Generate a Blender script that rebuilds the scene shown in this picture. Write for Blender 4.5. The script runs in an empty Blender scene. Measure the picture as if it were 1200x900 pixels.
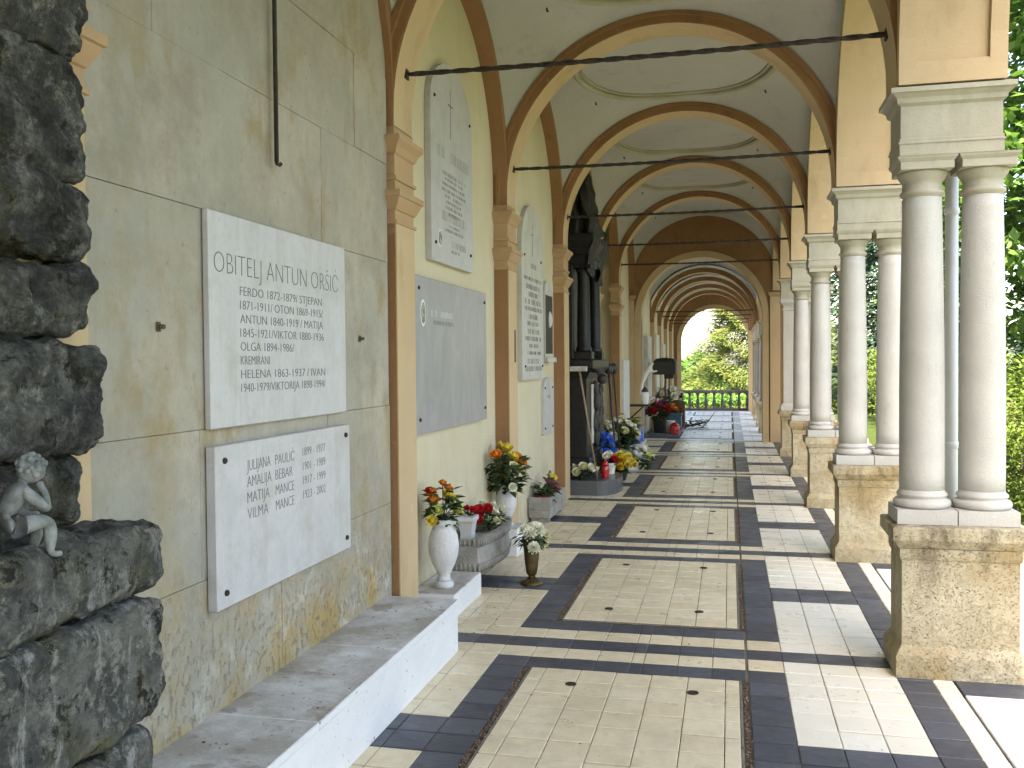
import bpy, bmesh, math, random
from mathutils import Vector, Matrix, noise, Euler
random.seed(7)
sc = bpy.context.scene
COL = sc.collection
R_ = math.radians

# ------------------------------------------------------------------ camera
EYE = Vector((0, 0, 1.72))
AX = [Vector((0.97358, -0.00330, -0.22832)), Vector((0.22817, -0.02448, 0.97331)), Vector((-0.00881, -0.99969, -0.02308))]
FPX = 1087.9                                   # focal length in pixels of a 1200 px wide picture
cd = bpy.data.cameras.new('camera'); cam = bpy.data.objects.new('camera', cd); COL.objects.link(cam)
right = Vector((AX[0].x, AX[1].x, AX[2].x)); down = Vector((AX[0].y, AX[1].y, AX[2].y)); fwd = Vector((AX[0].z, AX[1].z, AX[2].z))
M = Matrix((right, -down, -fwd)).transposed().to_4x4(); M.translation = EYE
cam.matrix_world = M
cd.sensor_width = 36; cd.lens = 36 * FPX / 1200; cd.clip_start = .05; cd.clip_end = 2000
sc.camera = cam
def pix(P):
    d = Vector(P) - EYE; z = d.dot(fwd)
    if z < .05: return None
    return 600 + FPX * d.dot(right) / z, 450 + FPX * d.dot(down) / z, z

# ------------------------------------------------------------------ light
SUN_EL, SUN_AZ = R_(60), R_(178)               # azimuth clockwise from +Y: the sun stands behind the camera, along the arcade
to_sun = Vector((math.sin(SUN_AZ) * math.cos(SUN_EL), math.cos(SUN_AZ) * math.cos(SUN_EL), math.sin(SUN_EL)))
w = bpy.data.worlds.new('World'); sc.world = w; w.use_nodes = True
nt = w.node_tree; bg = nt.nodes['Background']
sky = nt.nodes.new('ShaderNodeTexSky'); sky.sky_type = 'NISHITA'; sky.sun_disc = False
sky.sun_elevation = SUN_EL; sky.sun_rotation = SUN_AZ; sky.air_density = 1.0; sky.dust_density = 2.2; sky.ozone_density = 1.0
nt.links.new(sky.outputs[0], bg.inputs[0]); bg.inputs[1].default_value = .15
sd = bpy.data.lights.new('sun', 'SUN'); sd.energy = 4.2; sd.angle = R_(.55); sd.color = (1, .95, .87)
sun = bpy.data.objects.new('sun', sd); COL.objects.link(sun)
sun.rotation_euler = to_sun.to_track_quat('Z', 'Y').to_euler(); sun.location = (-8, -10, 20)
sc.view_settings.view_transform = 'Standard'; sc.view_settings.look = 'None'
sc.view_settings.exposure = 2.82; sc.view_settings.gamma = 1
sc.view_settings.use_white_balance = True; sc.view_settings.white_balance_temperature = 7700   # camera balanced for open shade
sc.render.engine = 'CYCLES'
sc.cycles.max_bounces = 10; sc.cycles.diffuse_bounces = 6; sc.cycles.glossy_bounces = 4

# ------------------------------------------------------------------ materials
def lin(c):
    return tuple(((v / 255 + .055) / 1.055) ** 2.4 if v > 10 else v / 255 / 12.92 for v in c) + (1,)
class NM:
    """small node-material builder working in world position"""
    def __init__(s, name, rough=.8, spec=.3):
        s.m = bpy.data.materials.new(name); s.m.use_nodes = True; s.t = s.m.node_tree
        s.b = s.t.nodes['Principled BSDF']; s.b.inputs['Roughness'].default_value = rough
        s.b.inputs['Specular IOR Level'].default_value = spec
        s.g = s.n('ShaderNodeNewGeometry').outputs['Position']; s.c = None; s.h = None
    def n(s, t, **k):
        o = s.t.nodes.new(t)
        for a, v in k.items(): setattr(o, a, v)
        return o
    def L(s, a, b): s.t.links.new(a, b)
    def coord(s, scale):
        v = s.n('ShaderNodeVectorMath', operation='MULTIPLY'); s.L(s.g, v.inputs[0])
        v.inputs[1].default_value = scale if not isinstance(scale, (int, float)) else (scale,) * 3
        return v.outputs[0]
    def noise(s, scale, detail=5, rough=.6, lo=.35, hi=.65, dist=0):
        t = s.n('ShaderNodeTexNoise'); s.L(s.coord(scale), t.inputs['Vector']); t.inputs['Scale'].default_value = 1
        t.inputs['Detail'].default_value = detail; t.inputs['Roughness'].default_value = rough; t.inputs['Distortion'].default_value = dist
        return s.rng(t.outputs[0], lo, hi)
    def voro(s, scale, lo=0, hi=1, feat='F1'):
        t = s.n('ShaderNodeTexVoronoi', feature=feat); s.L(s.coord(scale), t.inputs['Vector']); t.inputs['Scale'].default_value = 1
        return s.rng(t.outputs['Distance'], lo, hi)
    def rng(s, v, lo, hi, a=0, b=1):
        r = s.n('ShaderNodeMapRange'); s.L(v, r.inputs[0])
        for i, q in enumerate((lo, hi, a, b)): r.inputs[i + 1].default_value = q
        return r.outputs[0]
    def math(s, op, a, b):
        r = s.n('ShaderNodeMath', operation=op)
        for i, q in enumerate((a, b)):
            if isinstance(q, (int, float)): r.inputs[i].default_value = q
            else: s.L(q, r.inputs[i])
        return r.outputs[0]
    def axis(s, i):
        x = s.n('ShaderNodeSeparateXYZ'); s.L(s.g, x.inputs[0]); return x.outputs[i]
    def rand(s):
        o = s.n('ShaderNodeObjectInfo').outputs['Random']
        i = s.n('ShaderNodeNewGeometry').outputs['Random Per Island']
        return s.math('FRACT', s.math('ADD', o, i), 0)
    def mix(s, fac, c, k=1, mode='MIX'):
        if s.c is None: s.c = c; return s
        x = s.n('ShaderNodeMix', data_type='RGBA', blend_type=mode)
        f = s.math('MULTIPLY', fac, k) if not isinstance(fac, (int, float)) else fac * k
        if isinstance(f, (int, float)): x.inputs[0].default_value = f
        else: s.L(f, x.inputs[0])
        for q, idx in ((s.c, 6), (c, 7)):
            if isinstance(q, tuple): x.inputs[idx].default_value = q
            else: s.L(q, x.inputs[idx])
        s.c = x.outputs[2]; return s
    def col(s, c): s.c = c; return s
    def bump(s, h, dist=.01, strength=1):
        b = s.n('ShaderNodeBump'); b.inputs['Distance'].default_value = dist; b.inputs['Strength'].default_value = strength
        s.L(h, b.inputs['Height'])
        if s.h is not None: s.L(s.h, b.inputs['Normal'])
        s.h = b.outputs[0]; return s
    def rough(s, v): s.L(v, s.b.inputs['Roughness']); return s
    def done(s):
        if isinstance(s.c, tuple): s.b.inputs['Base Color'].default_value = s.c
        else: s.L(s.c, s.b.inputs['Base Color'])
        if s.h is not None: s.L(s.h, s.b.inputs['Normal'])
        return s.m
def rgb(r, g, b): return (r, g, b, 1)
MT = {}
def simple(name, c, c2=None, sc_=8, rough=.8, spec=.3, bump=.002, bs=40, metal=0):
    m = NM(name, rough, spec); m.col(c)
    if c2: m.mix(m.noise(sc_), c2)
    if bump: m.bump(m.noise(bs, 4), bump)
    m.b.inputs['Metallic'].default_value = metal
    MT[name] = m.done(); return MT[name]
def make_materials():
    # cream plaster of the back wall
    m = NM('cream_plaster', .85, .2); m.col(rgb(.54, .48, .345))
    m.mix(m.noise(1.3, 6), rgb(.60, .54, .405), .8).mix(m.noise((2, 5, 1.2), 5, .6, .52, .75), rgb(.52, .42, .25), .45)
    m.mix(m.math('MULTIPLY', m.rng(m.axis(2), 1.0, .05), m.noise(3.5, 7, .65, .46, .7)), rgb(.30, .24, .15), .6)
    m.bump(m.noise(60, 5), .002).bump(m.noise(6, 3), .006, .5); MT['plaster'] = m.done()
    # ochre trim
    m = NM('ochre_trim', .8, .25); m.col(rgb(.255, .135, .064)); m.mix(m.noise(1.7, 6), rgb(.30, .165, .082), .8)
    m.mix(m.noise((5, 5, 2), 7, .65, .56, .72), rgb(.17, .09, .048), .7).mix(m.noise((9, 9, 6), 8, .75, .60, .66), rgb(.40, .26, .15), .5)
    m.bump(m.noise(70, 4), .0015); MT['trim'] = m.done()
    m = NM('tan_trim', .8, .25); m.col(rgb(.40, .265, .15)); m.mix(m.noise(1.9, 6), rgb(.45, .305, .18), .8)
    m.mix(m.noise((5, 5, 2), 7, .65, .58, .74), rgb(.42, .25, .13), .55)
    m.bump(m.noise(70, 4), .0015); MT['tan'] = m.done()
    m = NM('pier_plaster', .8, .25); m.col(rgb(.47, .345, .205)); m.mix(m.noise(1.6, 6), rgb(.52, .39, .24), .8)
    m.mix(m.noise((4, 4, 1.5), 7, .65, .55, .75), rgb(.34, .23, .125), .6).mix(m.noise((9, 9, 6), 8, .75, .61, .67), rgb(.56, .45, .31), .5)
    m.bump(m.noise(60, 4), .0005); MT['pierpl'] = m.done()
    # white vault
    m = NM('vault_plaster', .9, .15); m.col(rgb(.385, .38, .36)); m.mix(m.noise(1.1, 8, .7), rgb(.44, .435, .415), .9)
    m.mix(m.noise(2.6, 9, .75, .55, .70), rgb(.27, .255, .22), .5).mix(m.noise(18, 6, .7, .62, .72), rgb(.24, .225, .20), .4); m.bump(m.noise(45, 4), .002); MT['vault'] = m.done()
    m = NM('ring_plaster', .9, .15); m.col(rgb(.42, .395, .31)); m.mix(m.noise(3, 6), rgb(.34, .315, .235)); MT['ring'] = m.done()
    # pale limestone columns with pits and specks
    m = NM('column_stone', .7, .3); m.col(rgb(.42, .41, .385)); m.mix(m.noise(3.2, 6), rgb(.50, .49, .46), .9)
    m.mix(m.noise(95, 3, .6, .45, .70), rgb(.40, .39, .36), .4).mix(m.noise((16, 16, 5), 6, .7, .60, .72), rgb(.27, .25, .22), .5).mix(m.noise((3, 3, .7), 7, .7, .5, .7), rgb(.40, .385, .35), .5)
    m.bump(m.noise(90, 3), .001); MT['column'] = m.done()
    # impost stone, greenish grey
    m = NM('impost_stone', .8, .25); m.col(rgb(.36, .335, .265)); m.mix(m.noise(4, 6), rgb(.42, .395, .32))
    m.mix(m.noise((9, 9, 3), 7, .7, .5, .72), rgb(.30, .28, .21), .6); m.bump(m.noise(60, 4), .0007); MT['impost'] = m.done()
    # coarse shell limestone of the pedestals
    m = NM('pedestal_stone', .92, .15); m.col(rgb(.45, .39, .27)); m.mix(m.noise(3.4, 6), rgb(.55, .49, .355))
    m.mix(m.noise(2.1, 6, .65, .46, .64), rgb(.36, .265, .13), .85).mix(m.noise(24, 6, .7, .5, .68), rgb(.27, .215, .13), .6)
    pit = m.math('MAXIMUM', m.noise((95, 95, 120), 5, .7, .58, .66), m.noise((38, 38, 46), 6, .75, .61, .67)); m.mix(pit, rgb(.13, .095, .058), .8)
    m.mix(m.math('MULTIPLY', m.noise((7, 7, 1.6), 7, .7, .48, .62), m.rng(m.axis(2), .30, .68)), rgb(.13, .10, .06), .7)
    m.bump(m.math('SUBTRACT', 1, pit), .006).bump(m.noise(20, 7, .7), .012, .7); MT['pedestal'] = m.done()
    # travertine cladding
    m = NM('travertine', .55, .35); m.col(rgb(.24, .215, .17)); m.mix(m.noise(1.6, 9, .75, .36, .60), rgb(.405, .372, .308), .95)
    m.mix(m.rand(), rgb(.33, .295, .225), .45)
    m.mix(m.noise((8, 8, 2.2), 7, .7, .52, .75), rgb(.25, .185, .095), .7)
    low = m.rng(m.axis(2), 1.05, .45)
    m.mix(m.math('MULTIPLY', low, m.noise(2.6, 6, .65, .48, .60)), rgb(.36, .235, .06), .75)
    m.mix(m.math('MULTIPLY', low, m.noise(4.4, 6, .65, .55, .68)), rgb(.60, .57, .50), .9)
    m.mix(m.math('MULTIPLY', m.rng(m.noise((1.1, 2.4, .55), 5, .55, .53, .64), 0, 1), m.rng(m.axis(2), 2.6, 1.3)), rgb(.40, .28, .10), .38)
    yv = m.math('SUBTRACT', m.axis(1), 3.03); dr_ = m.rng(m.math('ABSOLUTE', yv, 0), .11, .0)
    m.mix(m.math('MULTIPLY', m.math('MULTIPLY', dr_, m.rng(m.axis(2), 1.86, 1.5)), m.noise((6, 9, 3), 6, .7, .36, .62)), rgb(.29, .21, .085), .75)
    m.mix(m.noise((2.0, 2.0, 1.5), 9, .75, .53, .64), rgb(.255, .185, .075), .7).mix(m.noise((14, 14, 9), 6, .75, .60, .68), rgb(.25, .205, .12), .6)
    pit = m.math('MULTIPLY', m.noise((34, 34, 22), 5, .65, .54, .68), low)
    m.mix(pit, rgb(.20, .165, .10), .55)
    m.mix(m.noise(2.2, 4, .6, .42, .62), rgb(.27, .275, .24), .5).mix(m.noise(26, 5, .7, .64, .70), rgb(.14, .12, .08), .7)
    m.bump(m.math('SUBTRACT', 1, pit), .006).bump(m.noise(30, 5), .0015); MT['travertine'] = m.done()
    # marbles
    m = NM('white_marble', .35, .45); m.col(rgb(.50, .50, .51)); m.mix(m.noise((1.5, 4, 4), 7, .65, .4, .7, 1.5), rgb(.42, .42, .43), .8)
    m.mix(m.noise(5, 8, .7, .52, .72), rgb(.36, .345, .31), .7).mix(m.noise((14, 14, 1.6), 7, .7, .52, .68), rgb(.38, .365, .33), .55).mix(m.noise(22, 7, .75, .56, .66), rgb(.40, .39, .36), .6); m.bump(m.noise(80, 3), .0006); MT['marble'] = m.done()
    m = NM('bench_marble', .5, .4); m.col(rgb(.70, .70, .70)); m.mix(m.noise((2, 2, 5), 7, .65, .4, .7, 1), rgb(.62, .62, .63), .8)
    n_ = m.n('ShaderNodeSeparateXYZ'); m.L(m.n('ShaderNodeNewGeometry').outputs['Normal'], n_.inputs[0])
    up = m.rng(n_.outputs[2], .5, .9)
    m.mix(m.math('MULTIPLY', up, m.noise(2.6, 9, .72, .34, .58)), rgb(.30, .275, .225), .85)
    m.mix(m.math('MULTIPLY', up, m.noise((5, 7, 5), 6, .62, .57, .61)), rgb(.22, .185, .165), .6)
    m.mix(m.noise(38, 3, .6, .68, .7), rgb(.12, .09, .07), .8)
    m.bump(m.noise(60, 3), .0008); MT['bench'] = m.done()
    m = NM('grey_marble', .22, .5); m.col(rgb(.27, .27, .285)); m.mix(m.noise((2, 3, 1), 7, .65, .35, .7, 2), rgb(.35, .35, .365), .9); m.bump(m.noise(90, 2), .0004); MT['greymarble'] = m.done()
    m = NM('old_marble', .6, .35); m.col(rgb(.42, .41, .37)); m.mix(m.noise(5, 6), rgb(.50, .49, .45)); m.mix(m.noise((9, 9, 3), 6, .65, .55, .72), rgb(.27, .25, .20), .6); MT['oldmarble'] = m.done()
    m = NM('black_granite', .4, .3); m.col(rgb(.009, .009, .010)); m.mix(m.noise(30, 4), rgb(.022, .022, .023), .7); m.bump(m.noise(20, 4), .002); MT['granite'] = m.done()
    m = NM('grey_granite', .3, .5); m.col(rgb(.07, .072, .078)); m.mix(m.noise(60, 3), rgb(.12, .125, .13), .8); MT['greygranite'] = m.done()
    simple('bronze_dark', rgb(.010, .010, .009), rgb(.026, .024, .021), 14, .5, .5, .004, 40); 
    # dark weathered monument rock
    m = NM('dark_rock', .88, .22); m.col(rgb(.09, .093, .088)); m.mix(m.noise(6, 10, .78, .44, .58), rgb(.25, .25, .22), .95)
    m.mix(m.noise(13, 8, .78, .53, .61), rgb(.42, .41, .36), .8).mix(m.noise(4, 8, .7, .53, .61), rgb(.16, .15, .07), .7)
    m.mix(m.math('MULTIPLY', m.noise((11, 11, 2.2), 9, .75, .55, .62), m.rng(m.axis(2), 1.5, .9, .35, 1)), rgb(.50, .50, .475), .8)
    m.mix(m.noise(8, 10, .8, .55, .59), rgb(.014, .014, .016), .85)
    m.mix(m.math('MULTIPLY', m.noise(3.2, 8, .7, .42, .56), m.rng(m.axis(2), 1.05, 1.5)), rgb(.030, .031, .031), .8)  # crust thickened higher up, painting in the weaker light on the upper boulders
    m.bump(m.noise(12, 10, .8, .2, .8), .06).bump(m.noise(60, 5, .7), .008); MT['rock'] = m.done()
    simple('figurine_stone', rgb(.25, .265, .257), rgb(.12, .132, .128), 22, .75, .3, .0015, 60)
    # floor tiles
    m = NM('cream_tile', .34, .45); m.col(rgb(.71, .585, .39)); m.mix(m.rand(), rgb(.79, .685, .49), .9)
    m.mix(m.noise(10, 9, .75, .42, .72), rgb(.47, .39, .26), .5).mix(m.noise(2.2, 8, .7, .48, .70), rgb(.44, .37, .25), .5)
    m.mix(m.noise(60, 4, .6, .68, .72), rgb(.13, .10, .07), .7)
    m.rough(m.rng(m.noise(5, 5), 0, 1, .26, .5)); m.bump(m.noise(7, 3), .0012).bump(m.noise(110, 3), .0004); MT['cream_tile'] = m.done()
    m = NM('white_tile', .32, .45); m.col(rgb(.79, .725, .59)); m.mix(m.rand(), rgb(.82, .775, .665), .9)
    m.mix(m.noise(9, 9, .75, .45, .75), rgb(.60, .54, .41), .35).mix(m.noise(60, 4, .6, .68, .72), rgb(.16, .13, .09), .6)
    m.rough(m.rng(m.noise(5, 5), 0, 1, .24, .45)); m.bump(m.noise(7, 3), .0012); MT['white_tile'] = m.done()
    m = NM('slate_tile', .4, .4); m.col(rgb(.048, .053, .068)); m.mix(m.rand(), rgb(.085, .092, .112), .9)
    m.mix(m.noise(7, 7, .7, .5, .75), rgb(.12, .125, .145), .55).mix(m.noise(45, 5, .7, .64, .7), rgb(.28, .27, .26), .5)
    m.rough(m.rng(m.noise(5, 5), 0, 1, .3, .5)); m.bump(m.noise(9, 4), .002); MT['slate_tile'] = m.done()
    simple('glare_tile', rgb(.83, .83, .82), rgb(.77, .77, .76), 4, .5, .3, .001, 20); simple('glare_slate', rgb(.36, .39, .46), rgb(.30, .33, .40), 5, .35, .5, .001, 20)  # paler copies for the far gallery floor, its glare put into the colour
    simple('grout', rgb(.22, .19, .145), rgb(.15, .125, .095), 9, .95, .1, .003, 90)
    simple('dirt', rgb(.085, .062, .042), rgb(.17, .13, .09), 30, .95, .1, .01, 90)
    simple('concrete_lip', rgb(.26, .235, .20), rgb(.17, .15, .12), 14, .9, .2, .004, 70)
    simple('gravel', rgb(.30, .22, .16), rgb(.12, .075, .05), 40, .9, .2, .002, 90)
    simple('threshold_stone', rgb(.80, .79, .75), rgb(.70, .68, .62), 5, .6, .3, .002, 50)
    simple('iron', rgb(.014, .013, .012), rgb(.04, .028, .02), 25, .6, .4, .002, 90)
    simple('rust_metal', rgb(.06, .045, .035), rgb(.11, .07, .04), 40, .7, .4, .001, 90)
    simple('pipe_white', rgb(.80, .80, .79), rgb(.74, .74, .73), 5, .4, .45, 0)
    simple('engraving', rgb(.15, .145, .14), None, 1, .8, .2, 0)
    simple('engraving_faint', rgb(.24, .235, .24), rgb(.34, .33, .34), 30, .8, .2, 0)
    simple('engraving_pale', rgb(.68, .68, .67), None, 1, .6, .3, 0)
    simple('portrait', rgb(.04, .04, .045), rgb(.45, .42, .40), 30, .25, .5, 0)
    simple('vase_marble', rgb(.60, .60, .60), rgb(.50, .50, .50), 7, .55, .35, .002, 45)
    m = NM('concrete_grey', .9, .2); m.col(rgb(.36, .345, .31)); m.mix(m.noise(7, 6), rgb(.24, .225, .20)); m.mix(m.noise((14, 14, 4), 6, .65, .56, .7), rgb(.13, .12, .10), .6); m.bump(m.noise(60, 4), .004); MT['concrete'] = m.done()
    simple('brass_old', rgb(.17, .115, .045), rgb(.09, .06, .03), 18, .42, .5, .001, 60, .75)
    simple('black_plastic', rgb(.015, .015, .016), rgb(.03, .03, .03), 20, .45, .4, 0)
    simple('wood_handle', rgb(.34, .27, .19), rgb(.22, .16, .10), 30, .7, .2, 0)
    simple('bristle', rgb(.50, .49, .46), rgb(.35, .34, .32), 60, .9, .1, .004, 120)
    simple('blue_wrap', rgb(.02, .09, .55), rgb(.04, .16, .75), 20, .35, .5, 0)
    simple('teal_box', rgb(.03, .09, .12), rgb(.05, .13, .17), 20, .6, .3, 0)
    simple('candle_white', rgb(.75, .73, .68), None, 1, .6, .3, 0)
    simple('brown_wood', rgb(.10, .055, .03), rgb(.16, .09, .05), 20, .7, .3, .003, 60)
    m = NM('red_glass', .12, .5); m.col(rgb(.42, .008, .010)); m.b.inputs['Coat Weight'].default_value = .6; MT['red_glass'] = m.done()
    for nme, a, b in (('petal_orange', (.62, .16, .025), (.68, .30, .04)), ('petal_yellow', (.72, .50, .05), (.62, .55, .10)), ('petal_lime', (.55, .62, .14), (.68, .68, .28)),
                      ('petal_red', (.45, .010, .012), (.30, .008, .012)), ('petal_white', (.74, .72, .60), (.62, .62, .46)), ('petal_pink', (.30, .04, .12), (.45, .12, .22)),
                      ('petal_gold', (.62, .37, .02), (.50, .27, .01)), ('petal_blue', (.02, .07, .50), (.08, .22, .70)), ('petal_cream', (.66, .62, .40), (.55, .55, .30))):
        m = NM(nme, .6, .2); m.col(rgb(*a)); m.mix(m.noise(45, 3), rgb(*b)); m.b.inputs['Subsurface Weight'].default_value = 0; MT[nme] = m.done()
    def leafmat(nme, a, b, c, tr=.35, s1=1.2):
        m = NM(nme, .55, .3); m.col(rgb(*a)); m.mix(m.rand(), rgb(*b), 1).mix(m.noise(s1, 3), rgb(*c), .6)
        t = m.t; ou = t.nodes['Material Output']; tb = m.n('ShaderNodeBsdfTranslucent'); mx = m.n('ShaderNodeMixShader'); mx.inputs[0].default_value = tr
        mat = m.done(); t.links.new(m.c, tb.inputs['Color']); t.links.new(m.b.outputs[0], mx.inputs[1]); t.links.new(tb.outputs[0], mx.inputs[2]); t.links.new(mx.outputs[0], ou.inputs[0])
        MT[nme] = mat
    leafmat('leaf_dark', (.018, .040, .014), (.035, .07, .022), (.05, .085, .03), .2, 20)
    leafmat('leaf_chestnut', (.055, .13, .025), (.10, .20, .04), (.14, .24, .05), .45)
    leafmat('leaf_hedge', (.05, .10, .016), (.10, .17, .028), (.16, .21, .035), .3)
    leafmat('leaf_conifer', (.020, .045, .026), (.035, .07, .035), (.05, .09, .04), .15)
    leafmat('leaf_thuja', (.06, .10, .022), (.12, .165, .034), (.21, .225, .06), .3, .9)
    leafmat('leaf_bright', (.07, .18, .03), (.12, .26, .045), (.16, .30, .06), .45)
    simple('bark', rgb(.09, .07, .05), rgb(.05, .04, .03), 12, .9, .2, .01, 25)
    simple('dry_leaf', rgb(.16, .09, .04), rgb(.08, .05, .025), 30, .9, .1, 0)
    m = NM('ground_mat', .95, .1); m.col(rgb(.05, .085, .02)); m.mix(m.noise(.5, 6), rgb(.085, .12, .03)); m.mix(m.noise(20, 4), rgb(.04, .06, .018), .6)
    m.bump(m.noise(25, 4), .03); MT['ground'] = m.done()
    m = NM('path_mat', .95, .1); m.col(rgb(.32, .295, .25)); m.mix(m.noise(3, 6), rgb(.26, .235, .195)); m.mix(m.noise(60, 4), rgb(.38, .355, .31), .5); m.bump(m.noise(70, 4), .01); MT['path'] = m.done()
    simple('roof_tile', rgb(.30, .10, .05), rgb(.22, .08, .05), 4, .9, .2, .01, 20)
    simple('balustrade_stone', rgb(.15, .145, .13), rgb(.24, .23, .21), 6, .9, .2, .004, 40)
make_materials()

# ------------------------------------------------------------------ mesh helpers
class MB:
    def __init__(s): s.v = []; s.f = []; s.sm = []
    def add(s, vs, fs, smooth=False):
        o = len(s.v); s.v += [tuple(v) for v in vs]; s.f += [tuple(i + o for i in f) for f in fs]; s.sm += [smooth] * len(fs); return s
    def box(s, x0, x1, y0, y1, z0, z1):
        return s.add([(x0, y0, z0), (x1, y0, z0), (x1, y1, z0), (x0, y1, z0), (x0, y0, z1), (x1, y0, z1), (x1, y1, z1), (x0, y1, z1)],
                     [(0, 3, 2, 1), (4, 5, 6, 7), (0, 1, 5, 4), (1, 2, 6, 5), (2, 3, 7, 6), (3, 0, 4, 7)])
    def bbox(s, x0, x1, y0, y1, z0, z1, b=.005):
        """box with chamfered edges"""
        bm = bmesh.new(); bmesh.ops.create_cube(bm, size=1)
        for v in bm.verts: v.co = Vector((x0 + (v.co.x + .5) * (x1 - x0), y0 + (v.co.y + .5) * (y1 - y0), z0 + (v.co.z + .5) * (z1 - z0)))
        bmesh.ops.bevel(bm, geom=bm.edges[:], offset=b, segments=1, affect='EDGES')
        bm.verts.index_update(); s.add([v.co[:] for v in bm.verts], [[v.index for v in f.verts] for f in bm.faces]); bm.free(); return s
    def sq(s, prof, x0, x1, y0, y1):
        """rectangular 'lathe': prof = [(offset, z), ...] from bottom to top, closed at both ends"""
        vs, fs = [], []
        for o, z in prof: vs += [(x0 - o, y0 - o, z), (x1 + o, y0 - o, z), (x1 + o, y1 + o, z), (x0 - o, y1 + o, z)]
        for i in range(len(prof) - 1):
            for k in range(4): fs.append((i * 4 + k, i * 4 + (k + 1) % 4, i * 4 + 4 + (k + 1) % 4, i * 4 + 4 + k))
        n = len(prof) * 4 - 4
        fs += [(3, 2, 1, 0), (n, n + 1, n + 2, n + 3)]
        return s.add(vs, fs)
    def lathe(s, prof, cx, cy, seg=28, sx=1, sy=1, smooth=True, z0=0):
        vs, fs = [], []
        for r, z in prof:
            for k in range(seg):
                a = 2 * math.pi * k / seg; vs.append((cx + r * sx * math.cos(a), cy + r * sy * math.sin(a), z + z0))
        for i in range(len(prof) - 1):
            for k in range(seg): fs.append((i * seg + k, i * seg + (k + 1) % seg, (i + 1) * seg + (k + 1) % seg, (i + 1) * seg + k))
        s.add(vs, fs, smooth)
        o = len(s.v) - len(vs)
        s.f += [tuple(o + k for k in reversed(range(seg))), tuple(o + (len(prof) - 1) * seg + k for k in range(seg))]; s.sm += [False, False]
        return s
    def tube(s, pts, r, seg=8, caps=True, smooth=True, twist=0, flat=1):
        pts = [Vector(p) for p in pts]; n = len(pts); vs, fs = [], []
        rr = r if isinstance(r, (list, tuple)) else [r] * n
        u = None
        for i, p in enumerate(pts):
            d = (pts[min(i + 1, n - 1)] - pts[max(i - 1, 0)]).normalized()
            if u is None: u = d.orthogonal().normalized()
            u = (u - d * u.dot(d)).normalized(); v = d.cross(u)
            for k in range(seg):
                a = 2 * math.pi * k / seg + twist * i
                vs.append(p + u * rr[i] * math.cos(a) + v * rr[i] * flat * math.sin(a))
        for i in range(n - 1):
            for k in range(seg): fs.append((i * seg + k, i * seg + (k + 1) % seg, (i + 1) * seg + (k + 1) % seg, (i + 1) * seg + k))
        s.add(vs, fs, smooth)
        if caps:
            o = len(s.v) - len(vs); s.f += [tuple(o + k for k in reversed(range(seg))), tuple(o + (n - 1) * seg + k for k in range(seg))]; s.sm += [False, False]
        return s
    def prism(s, poly, axis, a, b):
        """extrude a polygon of (p, q) along axis 0=x (p=y,q=z), 1=y (p=x,q=z), 2=z"""
        def P(p, q, t): return [(t, p, q), (p, t, q), (p, q, t)][axis]
        n = len(poly); vs = [P(p, q, a) for p, q in poly] + [P(p, q, b) for p, q in poly]
        fs = [(i, (i + 1) % n, n + (i + 1) % n, n + i) for i in range(n)] + [tuple(reversed(range(n))), tuple(range(n, 2 * n))]
        return s.add(vs, fs)
    def grid(s, fn, nu, nv, smooth=True):
        vs = [fn(i / nu, j / nv) for j in range(nv + 1) for i in range(nu + 1)]
        fs = [(j * (nu + 1) + i, j * (nu + 1) + i + 1, (j + 1) * (nu + 1) + i + 1, (j + 1) * (nu + 1) + i) for j in range(nv) for i in range(nu)]
        return s.add(vs, fs, smooth)
    def ball(s, c, r, seg=10, rings=6, sq=(1, 1, 1)):
        prof = [(math.sin(math.pi * i / rings) * r + 1e-4, -math.cos(math.pi * i / rings) * r * sq[2]) for i in range(rings + 1)]
        return s.lathe(prof, c[0], c[1], seg, sq[0], sq[1], True, c[2])
    def mesh(s, name, mat, off=(0, 0, 0), recalc=True):
        me = bpy.data.meshes.new(name)
        me.from_pydata([(x - off[0], y - off[1], z - off[2]) for x, y, z in s.v], [], s.f)
        me.polygons.foreach_set('use_smooth', s.sm)
        if mat: me.materials.append(MT[mat] if isinstance(mat, str) else mat)
        if recalc:
            bm = bmesh.new(); bm.from_mesh(me); bmesh.ops.recalc_face_normals(bm, faces=bm.faces); bm.to_mesh(me); bm.free()
        return me
    def build(s, name, mat, parent=None, recalc=True):
        off = root_loc(parent) if parent else (0, 0, 0)
        return link(name, s.mesh(name, mat, off, recalc), parent)
def root_loc(o):
    while o.parent: o = o.parent
    return o.location
def link(name, data, parent=None, loc=None):
    o = bpy.data.objects.new(name, data); COL.objects.link(o)
    if parent: o.parent = parent
    if loc is not None: o.location = loc
    return o
def tag(o, label=None, cat=None, group=None, kind=None):
    if label: o['label'] = label
    if cat: o['category'] = cat
    if group: o['group'] = group
    if kind: o['kind'] = kind
    return o
def thing(name, label, cat, loc, group=None):
    o = link(name, None, None, loc); o.empty_display_size = .1
    return tag(o, label, cat, group)
def copy_tree(o, parent=None):
    c = o.copy(); COL.objects.link(c)
    if parent: c.parent = parent
    for ch in list(o.children): copy_tree(ch, c)
    return c

# ================================================================== SETTING
P = 2.961; Y0 = 5.556                       # bay pitch, first arch in view
XL, XR = -1.99, .882; XC = (XL + XR) / 2; RIN = (XR - XL) / 2
ZS = 3.17                                   # top of the imposts
ZA = 3.262                                  # centre of the stilted arches
def arcY(n): return Y0 + P * n if n != -1 else 2.40
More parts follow.
